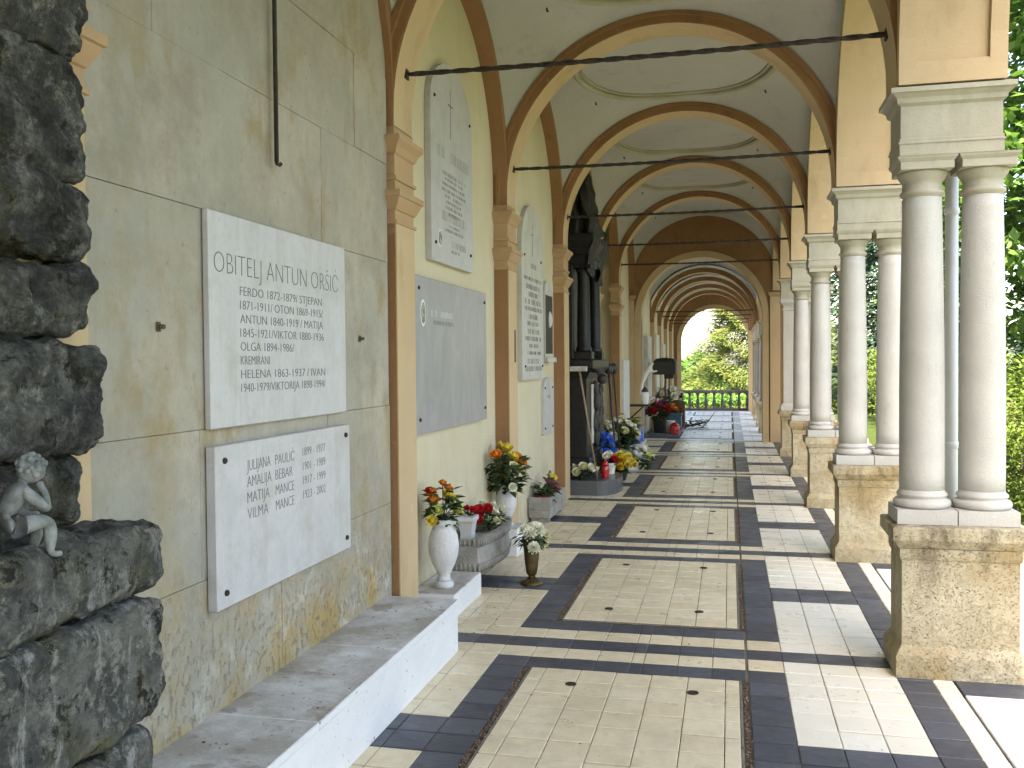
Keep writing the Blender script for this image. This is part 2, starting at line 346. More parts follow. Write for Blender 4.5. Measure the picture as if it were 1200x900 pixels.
# ---- ground, one sheet to the horizon, falling away beyond the far terrace
mb = MB()
gx = [-900, -300, -100, -40, -15, -6, -2.5, 1.6, 5, 12, 30, 80, 250, 900]; gy = [-900, -250, -60, -20, -8, 0, 8, 16, 24, 31, 33.5, 36, 42, 50, 60, 80, 130, 300, 900]
def gz(x, y): return -.16 - 4.5 * max(0, min(1, (y - 33.5) / 18)) ** 1.3
vs = [(x, y, gz(x, y)) for y in gy for x in gx]; W = len(gx)
mb.add(vs, [(j * W + i, j * W + i + 1, (j + 1) * W + i + 1, (j + 1) * W + i) for j in range(len(gy) - 1) for i in range(W - 1)])
tag(mb.build('ground', 'ground'), kind='structure')
mb = MB(); mb.box(1.62, 2.95, -30, 33.4, -.30, -.10); tag(mb.build('path', 'path'), kind='structure')

# ---- arcade floor
floor = link('floor', None, None, (0, 0, 0)); floor.empty_display_size = .1; tag(floor, kind='structure')
mb = MB(); mb.box(-2.6, 1.155, -8, 33.4, -.35, -.006); mb.build('floor_bed', 'grout', floor)
for i in range(-3, 12):                     # pale threshold slabs under the openings
    yc_ = Y0 + P * i
    mb = MB(); mb.bbox(1.163, 1.62, yc_ + .34, yc_ + P - .46, -.34, .004, .004); mb.build('threshold_slab', 'threshold_stone', floor)
    mb = MB(); mb.bbox(1.163, 1.62, yc_ - .456, yc_ + .336, -.34, .002, .004); mb.build('threshold_slab', 'slate_tile', floor)
tiles = []                                  # (x0,x1,y0,y1,mat)
SYC = 5.570
left_cols = [(-2.115, -1.925), (-1.925, -1.727), (-1.727, -1.532), (-1.532, -1.335)]
mid_cols = [(-1.14, -.945), (-.945, -.75), (-.75, -.555), (-.555, -.485), (-.485, -.292), (-.292, -.10), (-.10, .082)]
right_cols = [(.29, .485), (.485, .68), (.68, .875)]
for n in range(-4, 10):
    yc = SYC + P * n; y1 = yc - .475
    for r in range(5):
        a, b = y1 + .19 * r, y1 + .19 * (r + 1); dark = r % 2 == 0
        for c in left_cols: tiles.append((*c, a, b, 'slate_tile' if r == 2 else 'cream_tile'))
        tiles.append((-1.335, -1.14, a, b, 'slate_tile' if dark else 'cream_tile'))
        for c in mid_cols: tiles.append((*c, a, b, 'slate_tile' if dark else 'cream_tile'))
        tiles.append((.094, .29, a, b, 'slate_tile' if dark else 'cream_tile'))
        for c in right_cols: tiles.append((*c, a, b, 'slate_tile' if r == 2 else 'white_tile'))
        tiles.append((.875, 1.05, a, b, 'slate_tile')); tiles.append((1.05, 1.155, a, b, 'white_tile'))
    s0 = yc + .475; dr = (P - .95) / 10
    for r in range(10):
        a, b = s0 + dr * r, s0 + dr * (r + 1); md = r in (4, 5)
        for c in left_cols: tiles.append((*c, a, b, 'slate_tile' if md else 'cream_tile'))
        tiles.append((-1.335, -1.14, a, b, 'slate_tile')); tiles.append((.094, .29, a, b, 'slate_tile'))
        for c in right_cols: tiles.append((*c, a, b, 'slate_tile' if md else 'white_tile'))
        tiles.append((.875, 1.05, a, b, 'slate_tile')); tiles.append((1.05, 1.155, a, b, 'white_tile'))
tiles = [(*t[:4], {'slate_tile': 'glare_slate'}.get(t[4], 'glare_tile') if t[2] > 20.4 else t[4]) for t in tiles if t[3] < 32.6 and t[2] > -6]
def inview(t, m=12):
    q = pix(((t[0] + t[1]) / 2, (t[2] + t[3]) / 2, 0))
    return q and -m < q[0] < 1200 + m and q[1] < 900 + m
def hidden(t):                              # under the bench, pedestals, rock
    return (t[1] < -1.58 and t[3] < 5.3)
vis = sorted([t for t in tiles if inview(t) and not hidden(t)], key=lambda t: t[2])
single = set(id(t) for t in vis[:296]); far = {k: MB() for k in ('cream_tile', 'white_tile', 'slate_tile', 'glare_tile', 'glare_slate')}
tmesh = {}
def tile_mesh(w_, l_, mat, th=.012):
    k = (round(w_, 3), round(l_, 3), mat)
    if k not in tmesh:
        m_ = MB(); b = .003; x, y = w_ / 2 - .0020, l_ / 2 - .0055
        m_.add([(-x, -y, -th), (x, -y, -th), (x, y, -th), (-x, y, -th), (-x, -y, -b), (x, -y, -b), (x, y, -b), (-x, y, -b), (-x + b, -y + b, 0), (x - b, -y + b, 0), (x - b, y - b, 0), (-x + b, y - b, 0)],
               [(0, 1, 5, 4), (1, 2, 6, 5), (2, 3, 7, 6), (3, 0, 4, 7), (4, 5, 9, 8), (5, 6, 10, 9), (6, 7, 11, 10), (7, 4, 8, 11), (8, 9, 10, 11)])
        tmesh[k] = m_.mesh('tile', mat, recalc=False)
    return tmesh[k]
def put_tile(t, parent, z=0, tilt=.0035):
    o = link('tile', tile_mesh(t[1] - t[0], t[3] - t[2], t[4]), parent)
    r = root_loc(parent)
    o.location = ((t[0] + t[1]) / 2 - r[0], (t[2] + t[3]) / 2 - r[1], z + random.uniform(-.0012, .0012) - r[2])
    o.rotation_euler = (random.uniform(-tilt, tilt), random.uniform(-tilt, tilt), random.uniform(-.004, .004))
    return o
for t in tiles:
    if id(t) in single: put_tile(t, floor)
    else:
        g = .0016; z = random.uniform(-.001, .001); far[t[4]].add([(t[0] + g, t[2] + g, z), (t[1] - g, t[2] + g, z), (t[1] - g, t[3] - g, z), (t[0] + g, t[3] - g, z)], [(0, 1, 2, 3)])
for k, m_ in far.items(): tag(m_.build('tile', k, floor, False), kind='stuff')

# ---- arches, vaults and walls of the arcade
arcade = link('arcade_building', None, None, (0, 0, 0)); arcade.empty_display_size = .1
tag(arcade, 'long cream and ochre arcade with white vaults over a tiled walk', 'building')
def tr_arch(yc, xc, rin, zs, hw=.17, band=.105, seg=40, stilt=0):
    """transverse arch: face band (ochre) with a raised outer fillet, tan soffit"""
    face, soff = MB(), MB()
    A = ([-1] if stilt else []) + [math.pi * i / seg for i in range(seg + 1)] + ([-2] if stilt else []); seg = len(A) - 1
    def pt(r, a, y): return (xc - r * math.cos(a), y, zs + r * math.sin(a)) if a >= 0 else (xc + (r if a < -1.5 else -r), y, zs - stilt)
    prof = [(rin, -hw), (rin + .015, -hw - .004), (rin + band * .62, -hw - .004), (rin + band * .66, -hw - .022), (rin + band, -hw - .022), (rin + band, -hw + .05)]
    for sgn in (1, -1):
        vs = [pt(r, a, yc + sgn * d) for a in A for r, d in prof]; k = len(prof)
        face.add(vs, [(i * k + j, i * k + j + 1, (i + 1) * k + j + 1, (i + 1) * k + j) for i in range(seg) for j in range(k - 1)])
    vs = [pt(rin, a, yc + d) for a in A for d in (-hw, hw)]
    soff.add(vs, [(i * 2, i * 2 + 1, i * 2 + 3, i * 2 + 2) for i in range(seg)], True)
    return face, soff
SA = RIN + .19
def vault(y0, y1, x0, x1, zs, band=.105, nx=40, ny=40, bump=.06):
    xc, yc, hx, hy = (x0 + x1) / 2, (y0 + y1) / 2, (x1 - x0) / 2, (y1 - y0) / 2
    ra = hx + band; e = math.sqrt(1 - (hx / ra) ** 2); ay = hy / math.sqrt(1 - e * e)
    def h(x, y):
        a = (math.sqrt(max(0, 1 - (x / ra) ** 2)) - e) / (1 - e); b = (math.sqrt(max(0, 1 - (y / ay) ** 2)) - e) / (1 - e)
        c = 1 - (1 - a) * (1 - b)
        return ra * (e + (1 - e) * c) + bump * (1 - (x / hx) ** 2) * (1 - (y / hy) ** 2)
    def fn(u, v):
        x = -hx * math.cos(math.pi * u); y = -hy * math.cos(math.pi * v)
        return (xc + x, yc + y, zs + h(x, y))
    return MB().grid(fn, nx, ny), (lambda X, Y: zs + h(X - xc, Y - yc))
def arch_wall(y0, y1, x0, x1, zs, crown, ztop, seg=28):
    """wall slab x0..x1 over an elliptical opening between y0 and y1, from zs up to ztop"""
    yc, a = (y0 + y1) / 2, (y1 - y0) / 2; m_ = MB()
    c = [(yc - a * math.cos(math.pi * i / seg), zs + crown * math.sin(math.pi * i / seg)) for i in range(seg + 1)]
    for x in (x0, x1): m_.add([(x, y, z) for y, z in c] + [(x, y, ztop) for y, z in c], [(i, i + 1, seg + 2 + i, seg + 1 + i) for i in range(seg)])
    m_.add([(x, y, z) for y, z in c for x in (x0, x1)], [(2 * i, 2 * i + 1, 2 * i + 3, 2 * i + 2) for i in range(seg)], True)
    return m_
def soffit_border(y0, y1, x0, x1, zs, crown, t=.028, seg=28):
    """raised border strips that leave a sunk panel along the opening's reveal"""
    yc, a = (y0 + y1) / 2, (y1 - y0) / 2; m_ = MB(); wdt = .085
    C = [math.pi * i / seg for i in range(seg + 1)]
    for xa, xb in ((x0, x0 + wdt), (x1 - wdt, x1)):
        vs = []
        for q in C:
            co, si = math.cos(q), math.sin(q)
            vs += [(xa, yc - (a - t) * co, zs + (crown - t) * si), (xb, yc - (a - t) * co, zs + (crown - t) * si), (xb, yc - (a + .003) * co, zs + (crown + .003) * si), (xa, yc - (a + .003) * co, zs + (crown + .003) * si)]
        m_.add(vs, [(i * 4 + k, i * 4 + (k + 1) % 4, i * 4 + 4 + (k + 1) % 4, i * 4 + 4 + k) for i in range(seg) for k in range(4)])
    for s_ in (1, -1):                      # stiles below the springing, then bottom rails
        ys = sorted((yc + s_ * (a - t), yc + s_ * (a + .003)))
        for xa, xb in ((x0, x0 + wdt), (x1 - wdt, x1)): m_.box(xa, xb, ys[0], ys[1], zs - .085, zs)
    for s_ in (1, -1):
        ys = sorted((yc + s_ * (a - t), yc + s_ * (a + .003))); m_.box(x0 + wdt, x1 - wdt, ys[0], ys[1], zs - .085, zs + .03)
    return m_
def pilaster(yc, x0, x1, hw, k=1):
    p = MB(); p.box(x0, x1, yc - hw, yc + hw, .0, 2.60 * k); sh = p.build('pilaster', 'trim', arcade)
    fp = MB(); fp.box(x1 + .0005, x1 + .008, yc - hw + .004, yc + hw - .004, .0, 2.58 * k); fp.build('pilaster_lit_face', 'pierpl', sh)  # paler plate: light on this face put into the colour, sides left darker
    cp = MB()
    def band(prof): cp.sq([(o, z * k) for o, z in prof], x0, x1, yc - hw, yc + hw)
    band([(.002, 2.575), (.016, 2.58), (.016, 2.60), (.002, 2.605), (.002, 2.66), (.012, 2.665), (.03, 2.70), (.045, 2.735), (.055, 2.74), (.055, 2.775), (.004, 2.785), (.004, 2.84), (.018, 2.845), (.018, 2.865), (.002, 2.875), (.002, 3.0), (.015, 3.01), (.03, 3.05), (.05, 3.075), (.055, 3.08), (.055, 3.11), (.0, 3.12), (0, ZS + .005)])
    cp.build('capital', 'tan', sh); return sh
N0, N1 = -4, 5
vault_z = {}
for n in range(N0, N1):
    ya, yb = arcY(n), arcY(n + 1)
    # transverse arch
    f, s_ = tr_arch(ya, XC, RIN, ZA, stilt=ZA - ZS); fo = f.build('transverse_arch', 'trim', arcade); s_.build('soffit', 'pierpl', fo)
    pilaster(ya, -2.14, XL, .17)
    # vault + medallion ring + hooks
    m_, hz = vault(ya + .17, yb - .17, XL, XR, ZA); vo = m_.build('vault', 'vault', arcade)
    yc = (ya + yb) / 2; ringr = 1.05
    rg = MB()
    for rr, th, dz in ((ringr, .034, -.012), (ringr - .07, .016, -.008)):
        pts = [(XC + rr * math.cos(q), yc + rr * math.sin(q), hz(XC + rr * math.cos(q), yc + rr * math.sin(q)) + dz) for q in [2 * math.pi * i / 72 for i in range(73)]]
        rg.tube(pts, th, 8, False)
    rg.build('ring_moulding', 'ring', vo)
    for hx_, hy_ in ((XC - .95, yc - .62), (XC + .95, yc - .62), (XC - .95, yc + .8), (XC + .95, yc + .8)):
        z = hz(hx_, hy_); hk = MB(); hk.tube([(hx_, hy_, z + .02), (hx_, hy_, z - .02), (hx_ + .008, hy_, z - .03), (hx_ + .014, hy_, z - .024)], .008, 6); hk.build('hook', 'iron', vo)
    # blind wall arch on the left
    wf = arch_wall(ya + .17, yb - .17, -2.14, XL, ZA, RIN, 5.0); wo = wf.build('wall_arch', 'trim', arcade)
    # back wall
    if n == 3: bx0 = -2.34
    elif n == 2: bx0 = -2.2
    else: bx0 = -2.12
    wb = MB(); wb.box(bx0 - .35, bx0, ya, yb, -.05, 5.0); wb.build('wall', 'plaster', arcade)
    # open arch on the right
    blk = MB(); blk.box(-2.14, XL - .0015, ya - .171, ya + .171, ZS + .01, 5.0); blk.build('springer', 'trim', arcade)
    blk = MB(); blk.box(XR + .001, 1.409, ya - .195 - .02, ya + .165, ZS + .011, 5.2); blk.build('springer', 'pierpl', arcade)
    if n < 5:
        ao = arch_wall(ya + .149, yb - .215, XR, 1.41, ZA, RIN, 5.2); op = ao.build('outer_arch', 'pierpl', arcade)
        soffit_border(ya + .149, yb - .215, XR - .001, 1.411, ZA, RIN).build('panel_border', 'pierpl', op)
# unseen slab and roof added over the vaults to block light
mb = MB(); mb.box(-2.75, 1.46, -8, 20.6, 5.2, 5.5); mb.build('light_block_slab', 'plaster', arcade)
mb = MB(); mb.prism([(-2.95, 5.5), (1.62, 5.5), (1.62, 5.6), (-.65, 6.7), (-2.95, 5.6)], 1, -8.2, 33.0); mb.build('roof', 'roof_tile', arcade)
# cross wall with the lower arch, then the lower far gallery
YW = arcY(5); FX0, FX1 = -1.87, .67; FC = (FX0 + FX1) / 2; FR = (FX1 - FX0) / 2; FZ = 2.66; FP = 2.4
def cross_wall(y0, y1, x0, x1, ztop, xc, r, zs, mat, soffmat, zbot=-.05):
    m_ = MB(); seg = 36
    c = [(xc - r, zbot)] + [(xc - r * math.cos(math.pi * i / seg), zs + r * math.sin(math.pi * i / seg)) for i in range(seg + 1)] + [(xc + r, zbot)]
    o = [(x0, zbot)] + [(x0 + (x1 - x0) * i / seg, ztop) for i in range(seg + 1)] + [(x1, zbot)]
    n_ = len(c)
    for y in (y0, y1): m_.add([(p, y, q) for p, q in c] + [(p, y, q) for p, q in o], [(i, i + 1, n_ + i + 1, n_ + i) for i in range(n_ - 1)])
    w_ = m_.build('cross_wall', mat, arcade)
    s_ = MB(); s_.add([(p, y, q) for p, q in c for y in (y0, y1)], [(2 * i, 2 * i + 1, 2 * i + 3, 2 * i + 2) for i in range(n_ - 1)], False); s_.build('reveal', soffmat, w_)
    b_ = MB()                                # flat archivolt round the opening
    A = [math.pi * i / seg for i in range(seg + 1)]
    for k, yy in ((1, y0),):
        vs = []
        for a in A:
            for rr, d in ((r + .001, 0), (r + .001, -.03), (r + .13, -.03), (r + .13, 0)): vs.append((xc - rr * math.cos(a), yy + d, zs + rr * math.sin(a)))
        b_.add(vs, [(i * 4 + j, i * 4 + j + 1, i * 4 + 5 + j, i * 4 + 4 + j) for i in range(seg) for j in range(3)])
        for xx in (xc - r - .131, xc + r + .001): b_.box(xx, xx + .13, yy - .03, yy - .001, 0, zs - .001)
    b_.build('archivolt', soffmat, w_)
    return w_
cross_wall(YW - .15, YW + .18, -2.5, 1.40, 5.2, FC, FR, FZ, 'trim', 'pierpl')
cross_wall(-6.6, -6.3, -2.5, 1.40, 5.2, FC, FR, FZ, 'trim', 'pierpl')  # end wall behind the camera, added to dim the light from there
for xa, xb in ((-2.2, -2.005), (.825, 1.03)):
    mb = MB(); mb.box(xa, xb, YW - .205, YW - .152, 0, 3.05); po = mb.build('pilaster', 'pierpl', arcade)
    mb = MB(); mb.sq([(.0, 3.052), (.03, 3.09), (.035, 3.14), (0, 3.16)], xa, xb, YW - .205, YW - .19); mb.build('capital', 'tan', po)
YE = YW + FP * 5
for i in range(5):
    ya, yb = YW + FP * i, YW + FP * (i + 1)
    if i:
        f, s_ = tr_arch(ya, FC, FR - .10, FZ, .15, .11); fo = f.build('transverse_arch', 'trim', arcade); s_.build('soffit', 'pierpl', fo)
        p_ = MB(); p_.box(FX0, FX0 + .10, ya - .15, ya + .15, 0, FZ); p_.build('pilaster', 'pierpl', arcade)
    m_, hz = vault(ya + .15, yb - .15, FX0, FX1, FZ, .10, 24, 24); m_.build('vault', 'vault', arcade)
    wb = MB(); wb.box(FX0 - .4, FX0, ya, yb, -.05, 4.3); wb.build('wall', 'plaster', arcade)
    ao = arch_wall(ya + .16, yb - .16, FX1, FX1 + .45, FZ, FR - .02, 4.4); ao.build('outer_arch', 'pierpl', arcade)
mb = MB(); mb.box(-2.4, 1.16, YW + .2, YE + .3, 4.4, 5.5); mb.build('light_block_slab', 'plaster', arcade)  # unseen slab added over the far gallery to block light
cross_wall(YE - .1, YE + .25, -2.4, 1.15, 4.4, -.50, 1.12, 2.38, 'trim', 'pierpl')

# ---- piers with paired columns on pedestals
def make_pier():
    t = thing('arcade_pier', '', 'pier', (XR, Y0 - .02, 0), 'paired column piers along the open side'); yc = Y0 - .026
    px0, px1, py0, py1 = .905, 1.49, yc - .175, yc + .175
    m_ = MB(); m_.sq([(.035, 0), (.035, .115), (.03, .125), (.018, .145), (.004, .165), (0, .17), (0, .635), (.008, .64), (.012, .66), (.012, .698)], px0, px1, py0, py1)
    pd = m_.build('pedestal', 'pedestal', t)
    m_ = MB(); m_.sq([(.012, .70), (.02, .705), (.045, .74), (.052, .75), (.052, .81), (.046, .818), (.03, .822)], px0, px1, py0, py1); m_.build('pedestal_cap', 'pedestal', pd)
    for cx in (1.037, 1.345):
        c_ = MB(); prof = [(.1165 - .0165 * max(0, (i / 16 - .3) / .7) ** 1.5, .985 + 1.64 * i / 16) for i in range(17)]
        c_.lathe(prof, cx, yc, 36); co = c_.build('column', 'column', t)
        b_ = MB(); b_.sq([(0, .824), (0, .902)], cx - .151, cx + .151, yc - .155, yc + .155)
        tor = [(.13, .902)] + [(.128 + .022 * math.sin(q), .926 - .024 * math.cos(q)) for q in [math.pi * i / 8 for i in range(9)]] + [(.126, .952), (.124, .962), (.130, .966), (.132, .974), (.128, .982), (.119, .988), (.1165, 1.0)]
        b_.lathe(tor, cx, yc, 36); b_.build('base', 'column', co)
        k_ = MB(); k_.lathe([(.1, 2.60), (.102, 2.612), (.112, 2.618), (.115, 2.628), (.112, 2.638), (.102, 2.643), (.102, 2.69), (.110, 2.695), (.112, 2.703), (.122, 2.715), (.128, 2.73), (.130, 2.742)], cx, yc, 36)
        k_.sq([(0, 2.742), (0, 2.782), (.004, 2.786), (.014, 2.80), (.016, 2.812)], cx - .134, cx + .134, yc - .145, yc + .145); k_.build('capital', 'impost', co)
    i_ = MB(); i_.sq([(0, 2.812), (0, 2.872), (.006, 2.874), (.006, 2.882), (.0, 2.886), (0, 2.902), (-.006, 2.904), (-.006, 3.075), (.0, 3.08), (.012, 3.09), (.016, 3.115), (.036, 3.135), (.05, 3.14), (.05, 3.165), (.0, ZS + .012)], XR + .012, 1.41, yc - .165, yc + .165)
    i_.build('impost_block', 'impost', t)
    return t
def make_square_pier():
    t = thing('square_pier', 'square white pillar on a pedestal before the closed far bay', 'pier', (XR, arcY(4), 0)); yc = arcY(4)
    px0, px1, py0, py1 = .905, 1.44, yc - .175, yc + .175
    m_ = MB(); m_.sq([(.035, 0), (.035, .115), (.018, .145), (0, .17), (0, .64), (.012, .66), (.012, .698)], px0, px1, py0, py1); pd = m_.build('pedestal', 'pedestal', t)
    m_ = MB(); m_.sq([(.012, .70), (.045, .74), (.052, .75), (.052, .81), (.03, .822)], px0, px1, py0, py1); m_.build('pedestal_cap', 'pedestal', pd)
    m_ = MB(); m_.sq([(.02, .824), (.02, .90), (.0, .93), (-.03, .95), (-.03, 2.60), (-.015, 2.61), (-.015, 2.63), (-.03, 2.64), (-.03, 2.69), (.01, 2.74), (.02, 2.745), (.02, 2.81)], px0, px1, py0, py1); m_.build('shaft', 'column', t)
    i_ = MB(); i_.sq([(0, 2.812), (0, 3.075), (.016, 3.115), (.05, 3.14), (.05, 3.165), (.0, ZS + .012)], XR + .012, 1.40, yc - .165, yc + .165); i_.build('impost_block', 'impost', t)
pier = make_pier()
PL = {0: 'large paired column pier nearest the camera, white downpipe behind it', 1: 'second paired column pier from the camera along the open side', 2: 'third paired column pier from the camera along the open side',
      3: 'fourth paired column pier, next to the square pillar', -1: 'paired column pier on the open side right beside the camera', -2: 'paired column pier just behind the camera', -3: 'paired column pier farthest behind the camera'}
for n in (0, 1, 2, 3, -1, -2, -3):
    o = pier if n == 0 else copy_tree(pier)
    o.location = (XR, Y0 - .02 + P * n, 0) if n != -1 else (XR, 2.59, 0); o['label'] = PL[n]
make_square_pier()
ORD = ['nearest', 'second', 'third', 'fourth']
for i in range(1, 5):
    o = copy_tree(pier); o.location = (FX1 + .005, YW + FP * i, 0); o.scale = (.80, .85, FZ / ZS)
    o['label'] = 'small column pair in the low far gallery, %s beyond the cross wall' % ORD[i - 1]; o['group'] = 'small column pairs of the far gallery'
# ---- wrought tie rods
def rod(x0, x1, y, z, r, label, group='iron tie rods across the arches'):
    m_ = MB(); n_ = 60 if r > .011 else 8
    m_.tube([(x0 + (x1 - x0) * i / n_, y, z - .012 * math.sin(math.pi * i / n_)) for i in range(n_ + 1)], r, 4, True, False, .55)
    t = thing('tie_rod', label, 'tie rod', (x0, y, z), group); m_.build('bar', 'iron', t)
    for x in (x0, x1):
        e = MB(); e.box(min(x, x + (.012 if x == x0 else -.012)), max(x, x + (.012 if x == x0 else -.012)), y - .03, y + .03, z - .03, z + .03); e.build('anchor_plate', 'iron', t)
ROD = ['twisted iron tie rod across the arch nearest the camera', 'iron tie rod across the second arch from the camera', 'iron tie rod across the third arch, level with the dark tomb', 'iron tie rod across the fourth arch', 'iron tie rod across the arch before the brown cross wall']
for n in range(5):
    dx = RIN - math.sqrt(RIN ** 2 - (3.53 - ZA) ** 2); rod(XL + dx - .004, XR - dx + .004, arcY(n), 3.53, .0165, ROD[n])
for i in range(1, 5):
    rr = FR - .10; dx = rr - math.sqrt(rr ** 2 - .26 ** 2); rod(FC - rr + dx, FC + rr - dx, YW + FP * i, FZ + .26, .014, 'thin tie rod of the low far gallery, %s beyond the cross wall' % ORD[i - 1], 'tie rods of the far gallery')

# ---- balustrade at the far end
bl = thing('stone_balustrade', 'grey stone balustrade closing the far end of the arcade', 'balustrade', (-.5, 33.1, 0))
m_ = MB(); m_.bbox(-3.2, 2.4, 32.98, 33.22, .60, .70, .012); m_.build('rail', 'balustrade_stone', bl)
m_ = MB(); m_.bbox(-3.2, 2.4, 32.98, 33.22, -.1, .07, .012); m_.build('plinth', 'balustrade_stone', bl)
prof = [(.055, .07), (.055, .10), (.035, .115), (.045, .15), (.062, .24), (.058, .32), (.036, .42), (.03, .47), (.045, .53), (.05, .56), (.055, .57), (.055, .60)]
bmsh = None
for i in range(20):
    x = -3.05 + i * .28
    if bmsh is None: bmsh = MB().lathe(prof, 0, 0, 12).mesh('baluster', 'balustrade_stone')
    link('baluster', bmsh, bl, (x + .5, 0, 0))

# ================================================================== LEFT WALL, FIRST BAY
cl = thing('stone_cladding', 'pale travertine cladding of large slabs behind the marble bench', 'wall cladding', (-2.04, 4.0, 0))
PX = -2.030
rows = [(-.0, .31, [2.578, 3.93, 5.36]), (.31, .866, [2.578, 3.93, 5.36]), (.866, 1.466, [2.578, 3.27, 4.46, 5.36]), (1.466, 2.338, [2.578, 3.45, 4.72, 5.36]), (2.338, 2.93, [2.578, 3.475, 4.425, 5.36]),
        (2.93, 3.45, [2.578, 3.005, 4.865, 5.36]), (3.45, 4.05, [2.578, 3.6, 4.6, 5.36]), (4.05, 4.65, [2.578, 3.3, 4.3, 5.36])]
for z0, z1, ys in rows:
    for a, b in zip(ys, ys[1:]):
        m_ = MB(); d = random.uniform(-.0025, .0025); m_.bbox(-2.118, PX + d, a + .0009, b - .0009, z0 + .0009, z1 - .0009, .0015); m_.build('stone_slab', 'travertine', cl)
# rusty pegs in the cladding
for i, (y, z, lab) in enumerate(((3.005, 1.862, 'short iron peg in the cladding left of the lettered plaque'), (4.90, 1.862, 'short iron peg in the cladding right of the lettered plaque'))):
    m_ = MB(); m_.tube([(PX - .01, y, z), (PX + .028, y, z)], .009, 8); pg = m_.build('bracket', 'rust_metal'); 
    t = thing('wall_peg', lab, 'wall peg', (PX, y, z), 'iron pegs in the cladding'); pg.parent = t
    for v in pg.data.vertices: v.co -= Vector((PX, y, z))
    m_ = MB(); m_.bbox(PX + .001, PX + .006, y - .013, y + .013, z - .018, z + .018, .002); m_.build('plate', 'rust_metal', t)
# hanging iron bar
hb = thing('hanging_bar', 'thin black iron bar hanging before the travertine cladding', 'iron bar', (-2.0, 3.885, 2.63))
m_ = MB(); m_.tube([(-2.0, 3.885, 4.60), (-2.0, 3.885, 2.64)], .0105, 8); m_.build('rod', 'iron', hb)
m_ = MB(); m_.tube([(-2.0, 3.885, 2.65), (-2.0, 3.887, 2.632), (-1.992, 3.897, 2.628), (-1.988, 3.905, 2.636)], .009, 8); m_.build('hook', 'iron', hb)
# marble bench along the wall
bn = thing('marble_bench', 'low white marble bench with a stained top along the wall', 'bench', (-1.8, 4.0, 0))
for a, b in ((2.55, 3.35), (3.35, 4.30), (4.30, 5.286)):
    m_ = MB(); m_.bbox(-2.035, -1.577, a + .0012, b - .0012, .277, .312, .004); m_.build('top_slab', 'bench', bn)
for a, b in ((2.55, 3.30), (3.30, 4.38), (4.38, 5.282)):
    m_ = MB(); m_.bbox(-2.03, -1.583, a + .001, b - .001, 0, .2755, .003); m_.build('front_panel', 'bench', bn)

# ---- lettering
def text_mesh(s, size, cond=.62, thin=-.012):
    c = bpy.data.curves.new('txt', 'FONT'); c.body = s; c.size = size; c.extrude = .0006; c.offset = thin * size; c.resolution_u = 3
    o = bpy.data.objects.new('txt', c); COL.objects.link(o); dg = bpy.context.evaluated_depsgraph_get(); dg.update()
    me = bpy.data.meshes.new_from_object(o.evaluated_get(dg)); bpy.data.objects.remove(o); bpy.data.curves.remove(c)
    return me
def letter(s, parent, x, y, z, h, width=None, mat='engraving', thin=-.012, cond=.6):
    """text standing in the wall plane: reads along +Y, faces +X, cap height h, optional total width"""
    me = text_mesh(s, h / .72, thin=thin)
    xs = [v.co.x for v in me.vertices]; x0, x1 = min(xs), max(xs); k = width / (x1 - x0) if width else cond
    r = root_loc(parent)
    for v in me.vertices:
        a, b, c = v.co; v.co = (x + c - r[0], y + (a - x0) * k - r[1], z + b - r[2])
    me.materials.clear(); me.materials.append(MT[mat]); return tag(link('inscription', me, parent), kind='stuff')
def bolt(parent, x, y, z, r=.013):
    m_ = MB(); m_.lathe([(r, 0), (r, .006), (r * .7, .011), (r * .3, .013)], 0, 0, 12)
    m_.v = [(x + c, y + a, z + b) for a, b, c in m_.v]; m_.build('bolt', 'iron', parent)
def plaque(name, label, y0, y1, z0, z1, xb, th, mat, bolts=None, arch=None, bev=.004):
    t = thing(name, label, 'plaque', (xb, (y0 + y1) / 2, z0)); m_ = MB()
    if arch is None: m_.bbox(xb, xb + th, y0, y1, z0, z1, bev)
    else:
        yc, a = (y0 + y1) / 2, (y1 - y0) / 2; c = [(y0, z0), (y1, z0)] + [(yc + a * math.cos(q), arch + (z1 - arch) * math.sin(q)) for q in [math.pi * i / 24 for i in range(25)]]
        m_.prism(c, 0, xb, xb + th)
    m_.build('slab', mat, t)
    for b in bolts or []: bolt(t, xb + th, *b)
    return t
p1 = plaque('memorial_plaque', 'large white marble plaque with many carved lines above the lower plaque', 3.30, 4.632, 1.464, 2.338, PX + .003, .03, 'marble')
xf = PX + .0335
letter('OBITELJ ANTUN ORŠIĆ', p1, xf, 3.335, 2.092, .092, 1.20, thin=-.026)
L1 = [('FERDO 1872-1879/ STJEPAN', .80), ('1871-1911/ OTON 1869-1915/', .81), ('ANTUN 1840-1919 / MATIJA', .81), ('1845-1921/VIKTOR 1880-1936', .82), ('OLGA 1894-1986/', .49), ('KREMIRANI', .25), ('HELENA 1863-1937 / IVAN', .83), ('1940-1979/VIKTORIJA 1898-1994/', .83)]
for i, (s, wd) in enumerate(L1): letter(s, p1, xf, 3.535, 2.012 - i * .0582, .0395, wd, thin=-.012)
p2 = plaque('memorial_plaque', 'lower white marble plaque with four carved lines and dark corner bolts', 3.30, 4.632, .737, 1.397, PX + .003, .045, 'marble', [(3.365, 1.335), (4.575, 1.345), (3.365, .80), (4.575, .80)])
xf = PX + .0485
